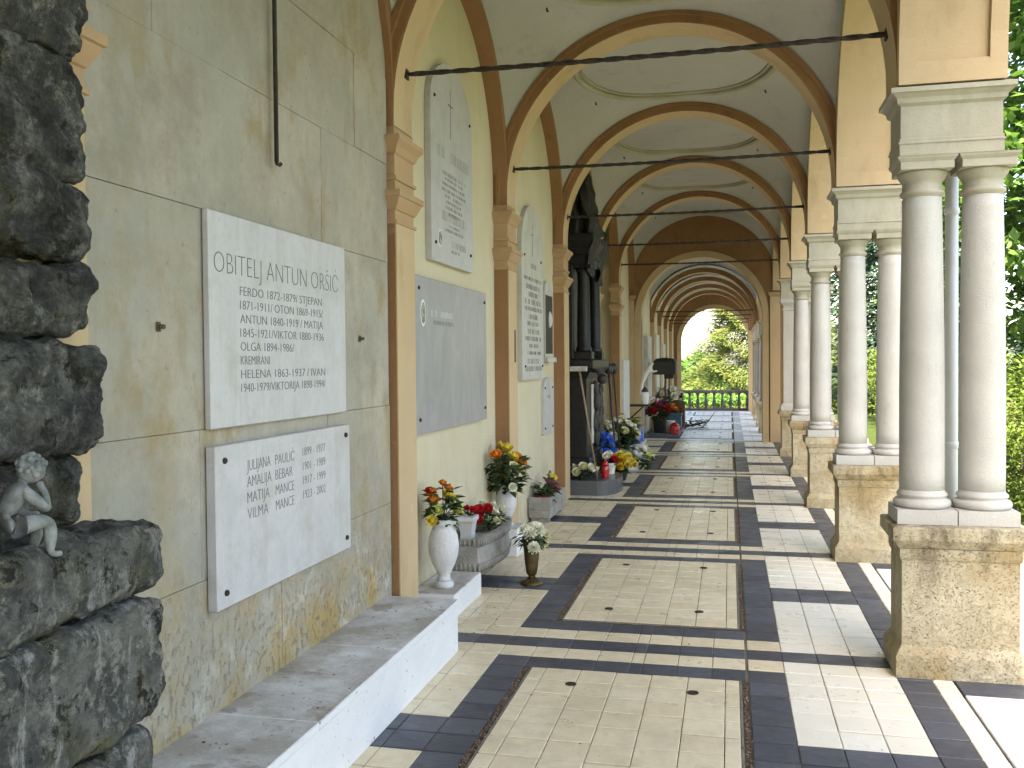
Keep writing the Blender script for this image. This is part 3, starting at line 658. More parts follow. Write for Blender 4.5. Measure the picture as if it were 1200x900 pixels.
for i, (a, b, c, wa, wb_) in enumerate((('JULIJANA', 'PAULIĆ', '1899 - 1977', .31, .26), ('AMALIJA', 'BEBAR', '1901 - 1989', .32, .23), ('MATIJA', 'MANCE', '1917 - 1999', .29, .25), ('VILMA', 'MANCE', '1923 - 2002', .27, .25))):
    z = 1.272 - i * .0685; letter(a, p2, xf, 3.545, z, .050, wa * .66, thin=-.018); letter(b, p2, xf, 3.795, z, .048, wb_ * .72, thin=-.018); letter(c, p2, xf, 4.07, z + .012, .042, .25, thin=-.02)

# ---- monument of stacked dark rock with a cherub
rk = thing('rock_monument', 'tall tomb of stacked dark rough boulders at the left edge', 'monument', (-1.85, 1.9, 0))
def boulder(x0, x1, y0, y1, z0, z1, seed, amp=.03, fr=3.2, round_=.06):
    bm = bmesh.new(); bmesh.ops.create_cube(bm, size=2); bmesh.ops.subdivide_edges(bm, edges=bm.edges[:], cuts=58, use_grid_fill=True)
    c = Vector(((x0 + x1) / 2, (y0 + y1) / 2, (z0 + z1) / 2)); hx, hy, hz_ = (x1 - x0) / 2, (y1 - y0) / 2, (z1 - z0) / 2
    H = Vector((hx, hy, hz_)); off = Vector((seed * 7.3, seed * 3.1, seed * 5.7))
    for v in bm.verts:
        p = Vector((v.co.x * hx, v.co.y * hy, v.co.z * hz_)); inner = Vector((max(-hx + round_, min(hx - round_, p.x)), max(-hy + round_, min(hy - round_, p.y)), max(-hz_ + round_, min(hz_ - round_, p.z))))
        d = p - inner; nrm = d.normalized() if d.length > 1e-6 else Vector((0, 0, 1)); q = inner + nrm * min(d.length, round_)
        w_ = c + q
        n1 = noise.fractal(w_ * fr + off, .85, 2.1, 6); n2 = noise.noise(w_ * 1.7 + off)
        rid = abs(noise.noise(w_ * 7 + off * 2)); cel = noise.voronoi(w_ * 5.5 + off)[0]
        fine = noise.fractal(w_ * 13 + off, .8, 2.2, 4)
        v.co = w_ + nrm * (amp * .55 * fine + amp * .5 * (noise.ridged_multi_fractal(w_ * 8 + off, .9, 2.1, 4, 1, 2) - 1.1) * .5 + amp * n1 + amp * .9 * n2 - amp * .7 * (1 - min(1, rid * 3)) * .6 + amp * .9 * (cel[0] - .35))
    m_ = MB(); bm.verts.index_update(); m_.add([v.co[:] for v in bm.verts], [[v.index for v in f.verts] for f in bm.faces], True); bm.free()
    return m_.build('boulder', 'rock', rk)
boulder(-2.05, -1.72, 1.30, 2.55, -.02, .30, 1, .02, 3.2, .05)
boulder(-2.05, -1.74, 1.25, 2.54, .31, .605, 2, .02, 3.2, .05)
boulder(-2.05, -1.725, 1.25, 2.575, .635, 1.0, 3, .02, 3.2, .045)
boulder(-2.05, -1.72, 1.30, 2.585, 1.02, 1.245, 4, .022, 3.2, .06)
boulder(-2.05, -1.92, 1.35, 2.47, 1.23, 1.45, 5, .03)
boulder(-2.04, -1.83, 1.30, 2.48, 1.46, 1.79, 6, .03, 3.2, .07)
boulder(-2.04, -1.86, 1.30, 2.46, 1.815, 2.03, 7, .028, 3.2, .07)
boulder(-2.04, -1.87, 1.30, 2.47, 2.035, 2.28, 8, .03, 3.2, .06)
boulder(-2.04, -1.87, 1.30, 2.46, 2.27, 2.66, 9, .03, 3.2, .07)
boulder(-2.04, -1.86, 1.30, 2.48, 2.63, 3.02, 10, .03, 3.2, .06)
boulder(-2.04, -1.88, 1.40, 2.46, 2.98, 3.30, 11, .03, 3.2, .08)
def skin_body(chains, name, mat, parent, frame, sub=2):
    """chains: list of [(point, radius), ...]; the first point of the first chain is the root; shared points are merged"""
    vs, es, rs, idx = [], [], [], {}
    for ch in chains:
        prev = None
        for p, r in ch:
            k = tuple(round(q, 4) for q in p)
            if k not in idx: idx[k] = len(vs); vs.append(p); rs.append(r)
            if prev is not None and prev != idx[k]: es.append((prev, idx[k]))
            prev = idx[k]
    me = bpy.data.meshes.new(name); me.from_pydata(vs, es, []); o = bpy.data.objects.new(name, me); COL.objects.link(o)
    md = o.modifiers.new('skin', 'SKIN'); md.use_smooth_shade = True; md.branch_smoothing = .6
    sk = me.skin_vertices[0].data
    for i, r in enumerate(rs): sk[i].radius = (r, r); sk[i].use_root = (i == 0)
    ms = o.modifiers.new('sub', 'SUBSURF'); ms.levels = sub; ms.render_levels = sub
    dg = bpy.context.evaluated_depsgraph_get(); dg.update(); m2 = bpy.data.meshes.new_from_object(o.evaluated_get(dg)); bpy.data.objects.remove(o)
    r0 = root_loc(parent) if parent else Vector((0, 0, 0))
    m2.transform(Matrix.Translation(-Vector(r0)) @ frame); m2.materials.clear(); m2.materials.append(MT[mat])
    for p in m2.polygons: p.use_smooth = True
    return link(name, m2, parent)
# cherub: local x = forward (the way it faces), y = its left, z = up, seat at z 0.075
AF = Matrix.Translation((-1.80, 2.02, 1.222)) @ Matrix.Rotation(R_(62), 4, 'Z')
an = thing('cherub_figurine', 'small grey stone cherub sitting on the rock ledge, chin in hand', 'figurine', (-1.80, 2.02, 1.222))
s_ = .98
def q_(x, y, z): return (x * s_, y * s_, z * s_)
body = [
    [(q_(-.025, 0, .095), .040), (q_(-.012, 0, .125), .037), (q_(.008, 0, .160), .036), (q_(.022, 0, .188), .030), (q_(.030, 0, .203), .018), (q_(.036, 0, .214), .017)],
    [(q_(.022, 0, .188), .030), (q_(.018, .036, .182), .018), (q_(.020, .052, .150), .015), (q_(.032, .050, .118), .013), (q_(.058, .030, .110), .011), (q_(.078, .012, .112), .009)],
    [(q_(.022, 0, .188), .030), (q_(.022, -.036, .182), .018), (q_(.052, -.046, .152), .015), (q_(.078, -.036, .128), .014), (q_(.077, -.026, .165), .011), (q_(.070, -.016, .192), .010), (q_(.066, -.012, .204), .011)],
    [(q_(-.025, 0, .095), .040), (q_(-.005, .026, .088), .029), (q_(.045, .032, .095), .025), (q_(.078, .032, .088), .020), (q_(.076, .034, .050), .017), (q_(.068, .036, .016), .011), (q_(.074, .037, .006), .010), (q_(.100, .040, .005), .008)],
    [(q_(-.025, 0, .095), .040), (q_(-.005, -.026, .088), .029), (q_(.050, -.030, .100), .025), (q_(.084, -.030, .094), .020), (q_(.088, -.030, .052), .017), (q_(.086, -.030, .016), .011), (q_(.092, -.030, .006), .010), (q_(.118, -.030, .005), .008)]]
bd = skin_body(body, 'body', 'figurine_stone', an, AF)
def to_world(m_, F): m_.v = [tuple(F @ Vector(v)) for v in m_.v]; return m_
hd = MB(); hc = Vector(q_(.052, -.002, .236))
def headfn(u, v):
    th = 2 * math.pi * u; ph = math.pi * v
    d = Vector((math.sin(ph) * math.cos(th), math.sin(ph) * math.sin(th), -math.cos(ph))); r = .0345
    f = max(0, d.x)
    r += .004 * math.exp(-((d.y / .18) ** 2 + ((d.z + .08) / .22) ** 2)) * (1 if d.x > 0 else 0)          # nose
    r -= .0022 * sum(math.exp(-(((d.y - s) / .16) ** 2 + ((d.z - .12) / .12) ** 2)) for s in (.34, -.34)) * (1 if d.x > 0 else 0)
    r -= .0012 * math.exp(-((d.y / .3) ** 2 + ((d.z + .48) / .06) ** 2)) * (1 if d.x > 0 else 0)              # mouth
    r += .0025 * math.exp(-((d.y / .25) ** 2 + ((d.z + .72) / .16) ** 2)) * (1 if d.x > 0 else 0)
    r += .002 * f * sum(math.exp(-(((d.y - s) / .25) ** 2 + ((d.z + .28) / .25) ** 2)) for s in (.5, -.5))
    p = Vector((d.x * r * 1.02, d.y * r * .92, d.z * r * 1.08))
    return Matrix.Rotation(R_(22), 3, 'Y') @ p + hc
hd.grid(headfn, 32, 24); to_world(hd, AF).build('head', 'figurine_stone', an)
hr = MB()
for i in range(46):
    th = random.uniform(0, 2 * math.pi); ph = math.acos(random.uniform(-.35, 1)); d = Vector((math.sin(ph) * math.cos(th), math.sin(ph) * math.sin(th), math.cos(ph)))
    if d.x > .35 and d.z < .62: continue
    p = Matrix.Rotation(R_(22), 3, 'Y') @ Vector((d.x * .0345, d.y * .032, d.z * .037)) + hc; hr.ball(p, random.uniform(.007, .0105), 7, 5)
to_world(hr, AF).build('hair', 'figurine_stone', an)
for sg in (1, -1):
    wg = MB()
    def wf_(u, v, sg=sg, k=1):
        L = .125; x = -.045 - .035 * u - .02 * math.sin(v * 3); z = .205 - .115 * v + .055 * math.sin(math.pi * min(1, u * 1.2)) * (1 - v) ; y = sg * (.018 + .085 * u * (1 - .35 * v) )
        x += -.004 * math.sin(9 * v * u * 3)
        return q_(x + k * .006, y, z - .05 * u * v)
    wg.grid(lambda u, v: wf_(u, v, k=1), 10, 12); wg.grid(lambda u, v: wf_(u, v, k=-1), 10, 12)
    nb = 11 * 13
    rim = [i for i in range(11)] + [11 * j + 10 for j in range(1, 13)] + [11 * 12 + i for i in range(9, -1, -1)] + [11 * j for j in range(11, 0, -1)]
    for a, b in zip(rim, rim[1:] + rim[:1]): wg.f.append((a, b, b + nb, a + nb)); wg.sm.append(False)
    to_world(wg, AF).build('wing', 'figurine_stone', an)

# ================================================================== PLASTER BAYS: PLAQUES
BX = -2.118; KQ = 1.028
def ky(y): return y * KQ
def kz(z): return 1.72 + (z - 1.72) * KQ
def strokes(t, x, y0, y1, zt, zb, rows, mat, seed, hmin=.03, hmax=.05, col2=None):
    """unreadable weathered lettering: rows of short upright strokes"""
    rnd = random.Random(seed); m_ = MB(); z = zt
    for i in range(rows):
        h = rnd.uniform(hmin, hmax); wd = rnd.uniform(.45, .98) * (y1 - y0); a = (y0 + y1 - wd) / 2; y = a
        while y < a + wd:
            wl = rnd.uniform(.35, .6) * h
            if rnd.random() > .14:
                for k in range(rnd.choice((1, 2, 2))):
                    yy = y + k * wl * .7; m_.box(x, x + .0008, yy, yy + .004, z - h, z)
                if rnd.random() < .6:
                    zz = z - h * rnd.choice((0, .45, .9)); m_.box(x, x + .0008, y + .0041, y + wl * .7 - .0001, zz - .004, zz)
            y += wl + .006
        z -= (zt - zb) / rows
    tag(m_.build('inscription', mat, t), kind='stuff')
def cross(t, x, y, z0, z1, wd, mat):
    m_ = MB(); m_.box(x, x + .001, y - .006, y + .006, z0, z1); zz = z0 + (z1 - z0) * .68
    m_.box(x, x + .001, y - wd / 2, y - .0061, zz - .006, zz + .006); m_.box(x, x + .001, y + .0061, y + wd / 2, zz - .006, zz + .006); m_.build('carved_cross', mat, t)
def oval(t, x, y, z, a, b, mat='portrait'):
    m_ = MB(); m_.prism([(y + a * math.cos(q), z + b * math.sin(q)) for q in [2 * math.pi * i / 20 for i in range(20)]], 0, x, x + .004)
    fr = m_.build('portrait_frame', 'engraving_pale', t); m_ = MB(); m_.prism([(y + a * .78 * math.cos(q), z + b * .78 * math.sin(q)) for q in [2 * math.pi * i / 20 for i in range(20)]], 0, x + .004, x + .006); m_.build('portrait', mat, fr)
tp = plaque('tall_plaque', 'tall pale arched plaque with a carved cross, above the grey plaque', 6.36, 7.46, 2.465, 3.99, BX, .045, 'marble', [(6.45, 3.66), (7.38, 3.66), (6.45, 2.60), (7.38, 2.60)], 3.60)
xf = BX + .0452; cross(tp, xf, 6.85, 3.43, 3.80, .12, 'engraving'); strokes(tp, xf, 6.46, 7.38, 3.33, 3.2, 1, 'engraving_faint', 1, .085, .09); strokes(tp, xf, 6.6, 7.25, 3.16, 2.82, 8, 'engraving_faint', 2, .02, .03)
strokes(tp, xf, 6.5, 7.42, 2.86, 2.75, 1, 'engraving_faint', 3, .07, .075); strokes(tp, xf, 6.65, 7.2, 2.77, 2.70, 2, 'engraving_faint', 31, .02, .03); strokes(tp, xf, 6.68, 7.4, 2.655, 2.6, 1, 'engraving_faint', 4, .05, .055); strokes(tp, xf, 6.75, 7.2, 2.585, 2.54, 1, 'engraving_faint', 41, .02, .03); oval(tp, xf, 6.55, 2.64, .045, .065)
gp = plaque('grey_plaque', 'nearly blank polished grey marble plaque with an oval portrait', 5.97, 7.87, 1.228, 2.325, BX, .045, 'greymarble', [(6.06, 2.24), (7.80, 2.24), (6.06, 1.33), (7.80, 1.33)])
xf = BX + .0452; oval(gp, xf, 6.14, 2.07, .055, .095); strokes(gp, xf, 6.28, 6.9, 2.10, 2.05, 1, 'engraving_pale', 5, .04, .045); strokes(gp, xf, 6.35, 6.9, 2.03, 2.0, 1, 'engraving_faint', 6, .03, .032)
rp = plaque('round_top_plaque', 'weathered round-topped plaque with dense lettering in the second plaster bay', 9.29, 10.41, 1.535, 3.41, BX, .05, 'oldmarble', [(9.42, 2.84), (10.28, 2.84), (9.42, 1.68), (10.32, 1.68)], 2.87)
xf = BX + .0502; cross(rp, xf, 9.83, 2.86, 3.20, .10, 'engraving'); strokes(rp, xf, 9.55, 10.15, 2.78, 2.70, 1, 'engraving', 7, .05, .06); strokes(rp, xf, 9.38, 10.32, 2.63, 1.60, 13, 'engraving', 8, .035, .055)
rl = thing('relief_tablet', 'small dark framed portrait relief beside the round-topped plaque', 'relief', (BX, 10.7, 1.7))
m_ = MB(); m_.prism([(10.50, 1.78), (10.98, 1.78)] + [(10.74 + .24 * math.cos(q), 2.55 + .12 * math.sin(q)) for q in [math.pi * i / 16 for i in range(17)]], 0, BX, BX + .05); fr = m_.build('frame', 'oldmarble', rl)
m_ = MB(); m_.bbox(BX + .05, BX + .058, 10.54, 10.94, 1.82, 2.50, .003); m_.build('panel', 'bronze_dark', rl)
m_ = MB(); m_.bbox(BX, BX + .09, 10.47, 11.01, 1.72, 1.778, .005); m_.build('sill', 'oldmarble', rl)
m_ = MB(); m_.ball((BX + .06, 10.74, 2.22), .085, 14, 10, (.4, .75, 1.15)); m_.build('face_relief', 'marble', rl)
sp = plaque('small_plaque', 'narrow bright white round-topped plaque under the dark relief', 10.50, 11.10, .88, 1.54, BX, .03, 'marble', [(10.57, 1.42), (11.03, 1.42), (10.57, .95), (11.03, .95)], 1.42)
strokes(sp, BX + .0302, 10.6, 11.0, 1.33, 1.29, 1, 'engraving_faint', 9, .035, .04)
m_ = MB(); m_.bbox(XL + .001, XL + .01, 8.56, 8.62, 1.72, 2.03, .003); tag(m_.build('rusted_plate', 'rust_metal'), 'rusted narrow plate on the second ochre pilaster', 'metal plate')

# ================================================================== FLOWERS AND VASES
def petals(m_, c, r, rnd, n=11, up=Vector((0, 0, 1)), open_=.75):
    """a rose-like bloom: rings of cupped petals"""
    c = Vector(c); rot = up.to_track_quat('Z', 'Y'); m_.ball(c + up * r * .08, r * .42, 8, 6)
    for ring, (k, rr, tilt, hh) in enumerate(((3, .32, .12, 1.15), (4, .58, .38, 1.05), (5, .9, open_, .85))):
        for i in range(k):
            a = 2 * math.pi * (i + rnd.random() * .4 + ring * .35) / k; w_ = rr * r * 1.15
            pts = []
            for v in (0, .45, .8, 1):
                out = r * (.12 + rr * tilt * v ** .8 * 1.1); z = r * (-.5 + hh * v * 1.15 * (1 - .25 * tilt * v))
                hw = w_ * (.35 + .65 * math.sin(math.pi * min(1, v * .75 + .1)))
                for s2 in (-1, 0, 1):
                    o_ = out - (.18 * r * abs(s2) if tilt < .6 else .1 * r * abs(s2)); b = a
                    p = Vector((math.cos(b) * o_ - math.sin(b) * hw * s2 * .75, math.sin(b) * o_ + math.cos(b) * hw * s2 * .75, z - (.08 * r if s2 else 0) * (v > .9)))
                    pts.append(c + rot @ p)
            m_.add(pts, [(j * 3 + q, j * 3 + q + 1, j * 3 + q + 4, j * 3 + q + 3) for j in range(3) for q in range(2)], True)
def mum(m_, c, r, rnd, n=34, up=Vector((0, 0, 1))):
    c = Vector(c)
    for i in range(n):
        ph = math.acos(1 - 1.35 * (i + .5) / n); th = i * 2.4; d = Vector((math.sin(ph) * math.cos(th), math.sin(ph) * math.sin(th), math.cos(ph)))
        d = (up.to_track_quat('Z', 'Y') @ d); t = d.orthogonal().normalized() * r * .2; b = d.cross(t).normalized() * r * .12; e = c + d * r * rnd.uniform(.85, 1.05)
        m_.add([c + d * r * .2 - t * .5, e - t * .9 + b, e + d * r * .08, e + t * .9 + b, c + d * r * .2 + t * .5, c + d * r * .55 - b], [(0, 1, 5), (1, 2, 5), (2, 3, 5), (3, 4, 5)], True)
def leaf(m_, p, d, L, wd, rnd, n=None):
    d = d.normalized(); sd = d.cross(Vector((rnd.uniform(-.4, .4), rnd.uniform(-.4, .4), 1))).normalized() * wd; nn = sd.cross(d).normalized()
    p = Vector(p); m_.add([p, p + d * L * .45 + sd - nn * L * .06, p + d * L - nn * L * .22, p + d * L * .45 - sd - nn * L * .06, p + d * L * .45 + nn * L * .05], [(0, 4, 1), (1, 4, 2), (2, 4, 3), (3, 4, 0)], True)
def bouquet(name, label, base, spread, height, blooms, nleaf, seed, leafmat='leaf_dark', kind='rose', bl=.045, group=None, droop=.15, leafL=.07, cat='flowers', loose=.0):
    """stems from a base point, leaves through the volume, blooms = [(material, radius, dx, dy, dz), ...]"""
    rnd = random.Random(seed); base = Vector(base); t = thing(name, label, cat, base, group)
    st = MB(); lf = MB()
    for mt, r, dx, dy, dz in blooms:
        r *= 1.32
        p = base + Vector((dx, dy, dz)); mid = base + Vector((dx * .35, dy * .35, dz * .55)); st.tube([base + Vector((dx * .08, dy * .08, 0)), mid, p - Vector((0, 0, r * .4))], .0035, 5)
        up = (Vector((dx, dy, dz * .7 + .05)) + Vector((.05, -.03, 0))).normalized(); m_ = MB()
        (petals if kind == 'rose' else mum)(m_, p, r, rnd, up=up) if kind == 'rose' else mum(m_, p, r, rnd, 40, up)
        m_.build('bloom', mt, t, False)
        for k in range(2): leaf(lf, p - Vector((0, 0, r * .6)), Vector((rnd.gauss(0, 1), rnd.gauss(0, 1), .2)), leafL * .8, leafL * .2, rnd)
    for i in range(nleaf):
        a = rnd.uniform(0, 2 * math.pi); rr = spread * math.sqrt(rnd.random()); h = rnd.uniform(-.05, 1) * height * (1 - .45 * (rr / spread) ** 2)
        p = base + Vector((math.cos(a) * rr * (.4 + .6 * max(0, h / height)), math.sin(a) * rr * (.4 + .6 * max(0, h / height)), h))
        leaf(lf, p, Vector((math.cos(a), math.sin(a), rnd.uniform(-.3, .9) - droop)), leafL * rnd.uniform(.6, 1.2), leafL * rnd.uniform(.24, .4), rnd)
    st.build('stems', leafmat, t); lf.build('foliage', leafmat, t, False)
    return t
VPROF = [(.062, 0), (.066, .012), (.066, .03), (.05, .045), (.043, .065), (.042, .085), (.052, .11), (.078, .16), (.098, .22), (.104, .28), (.098, .34), (.082, .385), (.072, .41), (.078, .42), (.086, .432), (.088, .45), (.082, .462), (.07, .462), (.066, .44), (.06, .40)]
def vase(name, label, x, y, z, prof, k=1, mat='vase_marble', group=None, kr=None):
    t = thing(name, label, 'vase', (x, y, z), group); kr = kr or k
    a = next(i for i, q in enumerate(prof) if q[1] > .1 * prof[-2][1])
    m_ = MB(); m_.lathe([(r * kr, h * k) for r, h in prof[:a + 1]], x, y, 32, z0=z); m_.build('foot', mat, t)
    m_ = MB(); m_.lathe([(r * kr, h * k) for r, h in prof[a:]], x, y, 32, z0=z); m_.build('body', mat, t); return t
# stone step that carries the first vase
st = thing('stone_step', 'low pale stone step under the tall white vase', 'stone block', (-1.95, 6.3, 0))
m_ = MB(); m_.bbox(-2.112, -1.80, 5.93, 6.62, 0, .168, .006); m_.build('block', 'bench', st)
vase('marble_vase', 'tall white stone vase of roses at the end of the bench', -1.935, 6.13, .168, VPROF, 1.03)
rnd = random.Random(3)
bouquet('rose_bouquet', 'orange and lime roses in the tall white vase', (-1.935, 6.13, .62), .15, .24,
        [('petal_orange', .038, -.055, -.06, .16), ('petal_orange', .034, -.06, -.085, .22), ('petal_red', .024, -.07, -.10, .235), ('petal_orange', .026, .00, -.01, .275), ('petal_yellow', .042, .03, .03, .185), ('petal_orange', .03, .03, .03, .235), ('petal_lime', .05, .085, .06, .085), ('petal_lime', .036, -.01, -.10, .10), ('petal_yellow', .034, -.04, -.13, .03), ('petal_lime', .03, .04, .12, .15), ('petal_cream', .03, .05, .15, .11), ('petal_yellow', .03, -.08, .06, .14)], 95, 11, 'leaf_dark', leafL=.085)
# fluted trough
tr = thing('fluted_planter', 'weathered fluted stone trough with a bowed front, red flowers in it', 'planter', (-1.95, 7.3, 0))
m_ = MB(); nb = 24; ys = [6.70 + 1.02 * i / nb for i in range(nb + 1)]
def bow(y): return -1.835 + .075 * math.sin(math.pi * (y - 6.70) / 1.02)
sec = lambda y: [(-2.10, 0.132), (bow(y) - .045, 0.132), (bow(y) - .012, 0.177), (bow(y) - .004, 0.212), (bow(y) - .012, 0.222), (bow(y) - .02, 0.322), (bow(y) - .004, 0.337), (bow(y), 0.402), (bow(y) - .05, 0.402), (bow(y) - .055, 0.342), (-2.06, 0.342), (-2.06, 0.402), (-2.10, 0.402)]
vs = []; k = len(sec(7))
for y in ys: vs += [(x, y, z) for x, z in sec(y)]
m_.add(vs, [(i * k + j, i * k + (j + 1) % k, (i + 1) * k + (j + 1) % k, (i + 1) * k + j) for i in range(nb) for j in range(k)] + [tuple(reversed(range(k))), tuple(nb * k + j for j in range(k))])
m_.build('trough', 'concrete', tr)
m_ = MB()
for i in range(28):
    y = 6.72 + .98 * i / 27; x = bow(y); m_.tube([(x + .001, y, .342), (x + .004, y, .394)], .011, 6); m_.tube([(x - .012, y, .147), (x, y, .207)], .010, 6)
for i in range(8):
    x = -2.09 + .25 * i / 7; m_.tube([(x, 6.699, .342), (x, 6.697, .394)], .011, 6); m_.tube([(x, 6.699, .142), (x, 6.699, .207)], .010, 6)
tag(m_.build('fluting', 'concrete', tr), kind='stuff')
for y in (6.86, 7.55):
    m_ = MB(); m_.bbox(-2.09, -1.93, y - .04, y + .04, 0, .131, .006); m_.build('foot', 'concrete', tr)
bouquet('red_flower_bed', 'red and white silk flowers filling the fluted trough', (-1.94, 7.34, .375), .20, .14,
        [('petal_red', .042, -.02, -.16, .15), ('petal_red', .038, .03, -.10, .17), ('petal_red', .036, -.06, -.06, .16), ('petal_red', .03, .0, -.27, .10), ('petal_white', .036, .06, .04, .12), ('petal_white', .034, .02, .12, .16), ('petal_white', .034, .09, .15, .13), ('petal_cream', .03, .09, -.05, .06), ('petal_white', .03, .05, .22, .10), ('petal_cream', .026, .11, .05, .05), ('petal_white', .03, -.05, .06, .19)], 120, 12, 'leaf_dark', leafL=.06)
# small white bowl between vase and trough
sb = thing('small_planter', 'small white square planter standing in the near end of the fluted trough', 'planter', (-1.98, 6.95, .343))
m_ = MB(); m_.sq([(-.015, .343), (-.01, .36), (-.012, .40), (.0, .48), (.012, .50), (.012, .53), (-.005, .53), (-.012, .50)], -2.045, -1.935, 6.86, 7.0); m_.build('bowl', 'vase_marble', sb)
bouquet('small_red_flowers', 'few small red flowers in the small white planter', (-1.98, 6.95, .53), .07, .06, [('petal_red', .028, .03, -.02, .05), ('petal_red', .026, -.03, .03, .055), ('petal_red', .024, .04, .05, .04)], 24, 13, leafL=.04)
# second vase on a plinth
pb = thing('stone_plinth', 'white stone plinth under the second vase by the pilaster', 'stone block', (-1.97, 8.1, 0)); m_ = MB(); m_.bbox(-2.112, -1.83, 7.95, 8.28, 0, .25, .006); m_.build('block', 'bench', pb)
vase('marble_vase', 'shorter white stone vase on a plinth by the second pilaster', -1.965, 8.11, .25, VPROF, .80, kr=.92)
bouquet('mixed_bouquet', 'large bouquet of orange and yellow roses with dark leaves in the second vase', (-1.965, 8.11, .58), .25, .34,
        [('petal_orange', .048, -.05, -.17, .33), ('petal_yellow', .05, .02, -.04, .38), ('petal_yellow', .044, .07, .0, .30), ('petal_orange', .05, .10, .18, .24), ('petal_orange', .046, .04, .27, .27), ('petal_cream', .042, .10, -.12, .22), ('petal_white', .036, .10, -.17, .04), ('petal_lime', .034, -.02, .12, .32), ('petal_yellow', .036, .12, .06, .17), ('petal_cream', .034, .13, .22, .10), ('petal_yellow', .032, -.06, .04, .40), ('petal_orange', .04, .06, .12, .22)], 210, 14, leafL=.10)
# brass vase on the floor
BP = [(.085, 0), (.085, .01), (.06, .022), (.032, .04), (.024, .055), (.03, .066), (.038, .075), (.046, .12), (.054, .2), (.060, .27), (.068, .285), (.068, .292), (.058, .292), (.05, .25)]
vase('brass_vase', 'tapered old brass vase of white flowers on the floor', -1.505, 7.03, 0, BP, 1.06, 'brass_old')
bouquet('white_bouquet', 'creamy white flowers with drooping leaves in the brass vase', (-1.505, 7.03, .30), .14, .12,
        [('petal_white', .045, .0, -.06, .10), ('petal_white', .042, .05, .07, .09), ('petal_cream', .044, .07, .11, .05), ('petal_white', .046, .04, .02, .12), ('petal_cream', .036, -.05, .02, .11), ('petal_white', .038, .05, -.15, .01), ('petal_cream', .038, .06, .14, -.01), ('petal_white', .034, .0, .12, .12)], 55, 15, kind='mum', leafL=.075, droop=.7)
# rectangular trough of the second bay
tq = thing('stone_trough', 'plain grey rectangular stone trough holding a red bowl', 'planter', (-1.98, 10.1, 0))
m_ = MB(); x0, x1, y0, y1 = -2.11, -1.865, 9.70, 10.62; m_.bbox(x0, x1, y0, y1, .05, .14, .006); m_.build('floor_slab', 'concrete', tq)
for a in ((x0, x1, y0, y0 + .04), (x0, x1, y1 - .04, y1), (x0, x0 + .035, y0 + .041, y1 - .041), (x1 - .035, x1, y0 + .041, y1 - .041)): m_ = MB(); m_.bbox(*a, .141, .27, .004); m_.build('side', 'concrete', tq)
for y in (9.78, 10.5): m_ = MB(); m_.bbox(-2.09, -1.89, y - .04, y + .04, 0, .049, .004); m_.build('foot', 'concrete', tq)
rb = thing('red_bowl', 'glossy red flower bowl in the plain stone trough', 'bowl', (-1.96, 9.86, .142)); m_ = MB(); m_.lathe([(.05, 0), (.07, .02), (.085, .07), (.08, .11), (.087, .13), (.075, .13), (.07, .09)], -1.96, 9.86, 20, z0=.142); m_.build('bowl', 'red_glass', rb)
bouquet('pink_bouquet', 'purple pink flowers with dark leaves in the red bowl', (-1.96, 9.9, .25), .17, .2, [('petal_pink', .045, .06, .12, .12), ('petal_pink', .042, .03, .2, .15), ('petal_pink', .04, .08, .22, .08), ('petal_pink', .034, .02, .05, .17), ('petal_yellow', .034, .03, .36, .17), ('petal_yellow', .03, .0, .3, .2)], 80, 16, leafL=.09)
bk = thing('wicker_basket', 'small dark basket with a tall hoop handle in the stone trough', 'basket', (-1.97, 10.22, .142)); m_ = MB(); m_.lathe([(.07, 0), (.09, .05), (.1, .12), (.105, .13), (.095, .13), (.085, .06)], -1.97, 10.22, 16, z0=.142); m_.build('bowl', 'brown_wood', bk)
m_ = MB(); m_.tube([(-1.97, 10.22 + .1 * math.cos(q), .26 + .24 * math.sin(q)) for q in [math.pi * i / 16 for i in range(17)]], .008, 6); m_.build('handle', 'brown_wood', bk)

# ================================================================== DARK TOMB (third bay)
tb = thing('dark_tomb', 'tall black aedicule tomb with two columns and draped top', 'tomb', (-1.9, 12.6, 0))
m_ = MB(); pts = [(-2.18, 11.80), (-1.66, 11.80)] + [(-1.66 + .26 * math.sin(q), 12.35 - .55 * math.cos(q)) for q in [math.pi * i / 14 for i in range(1, 14)]] + [(-1.66, 12.9), (-1.66, 13.6), (-2.18, 13.6)]
m_.prism(pts, 2, 0, .19); m_.build('base_slab', 'greygranite', tb)
m_ = MB(); m_.sq([(.05, .19), (.05, .42), (.03, .46), (0, .48), (0, 1.50), (.02, 1.53), (.05, 1.58), (.09, 1.63), (.10, 1.64), (.10, 1.74), (.0, 1.76)], -2.18, -1.82, 12.0, 13.45); m_.build('pedestal', 'granite', tb)
m_ = MB(); m_.bbox(-1.819, -1.79, 12.35, 13.15, .62, 1.42, .01); rf = m_.build('relief_panel', 'oldmarble', tb)
m_ = MB(); rnd = random.Random(5)
for i in range(46): m_.ball((-1.788 + rnd.uniform(0, .03), rnd.uniform(12.45, 13.05), rnd.uniform(.68, 1.36)), rnd.uniform(.05, .10), 8, 6, (.5, .9, 1.3))
m_.build('relief_figures', 'bronze_dark', rf)
m_ = MB(); m_.bbox(-2.18, -2.0, 12.05, 13.4, 1.76, 3.0, .01); m_.build('back_panel', 'granite', tb)
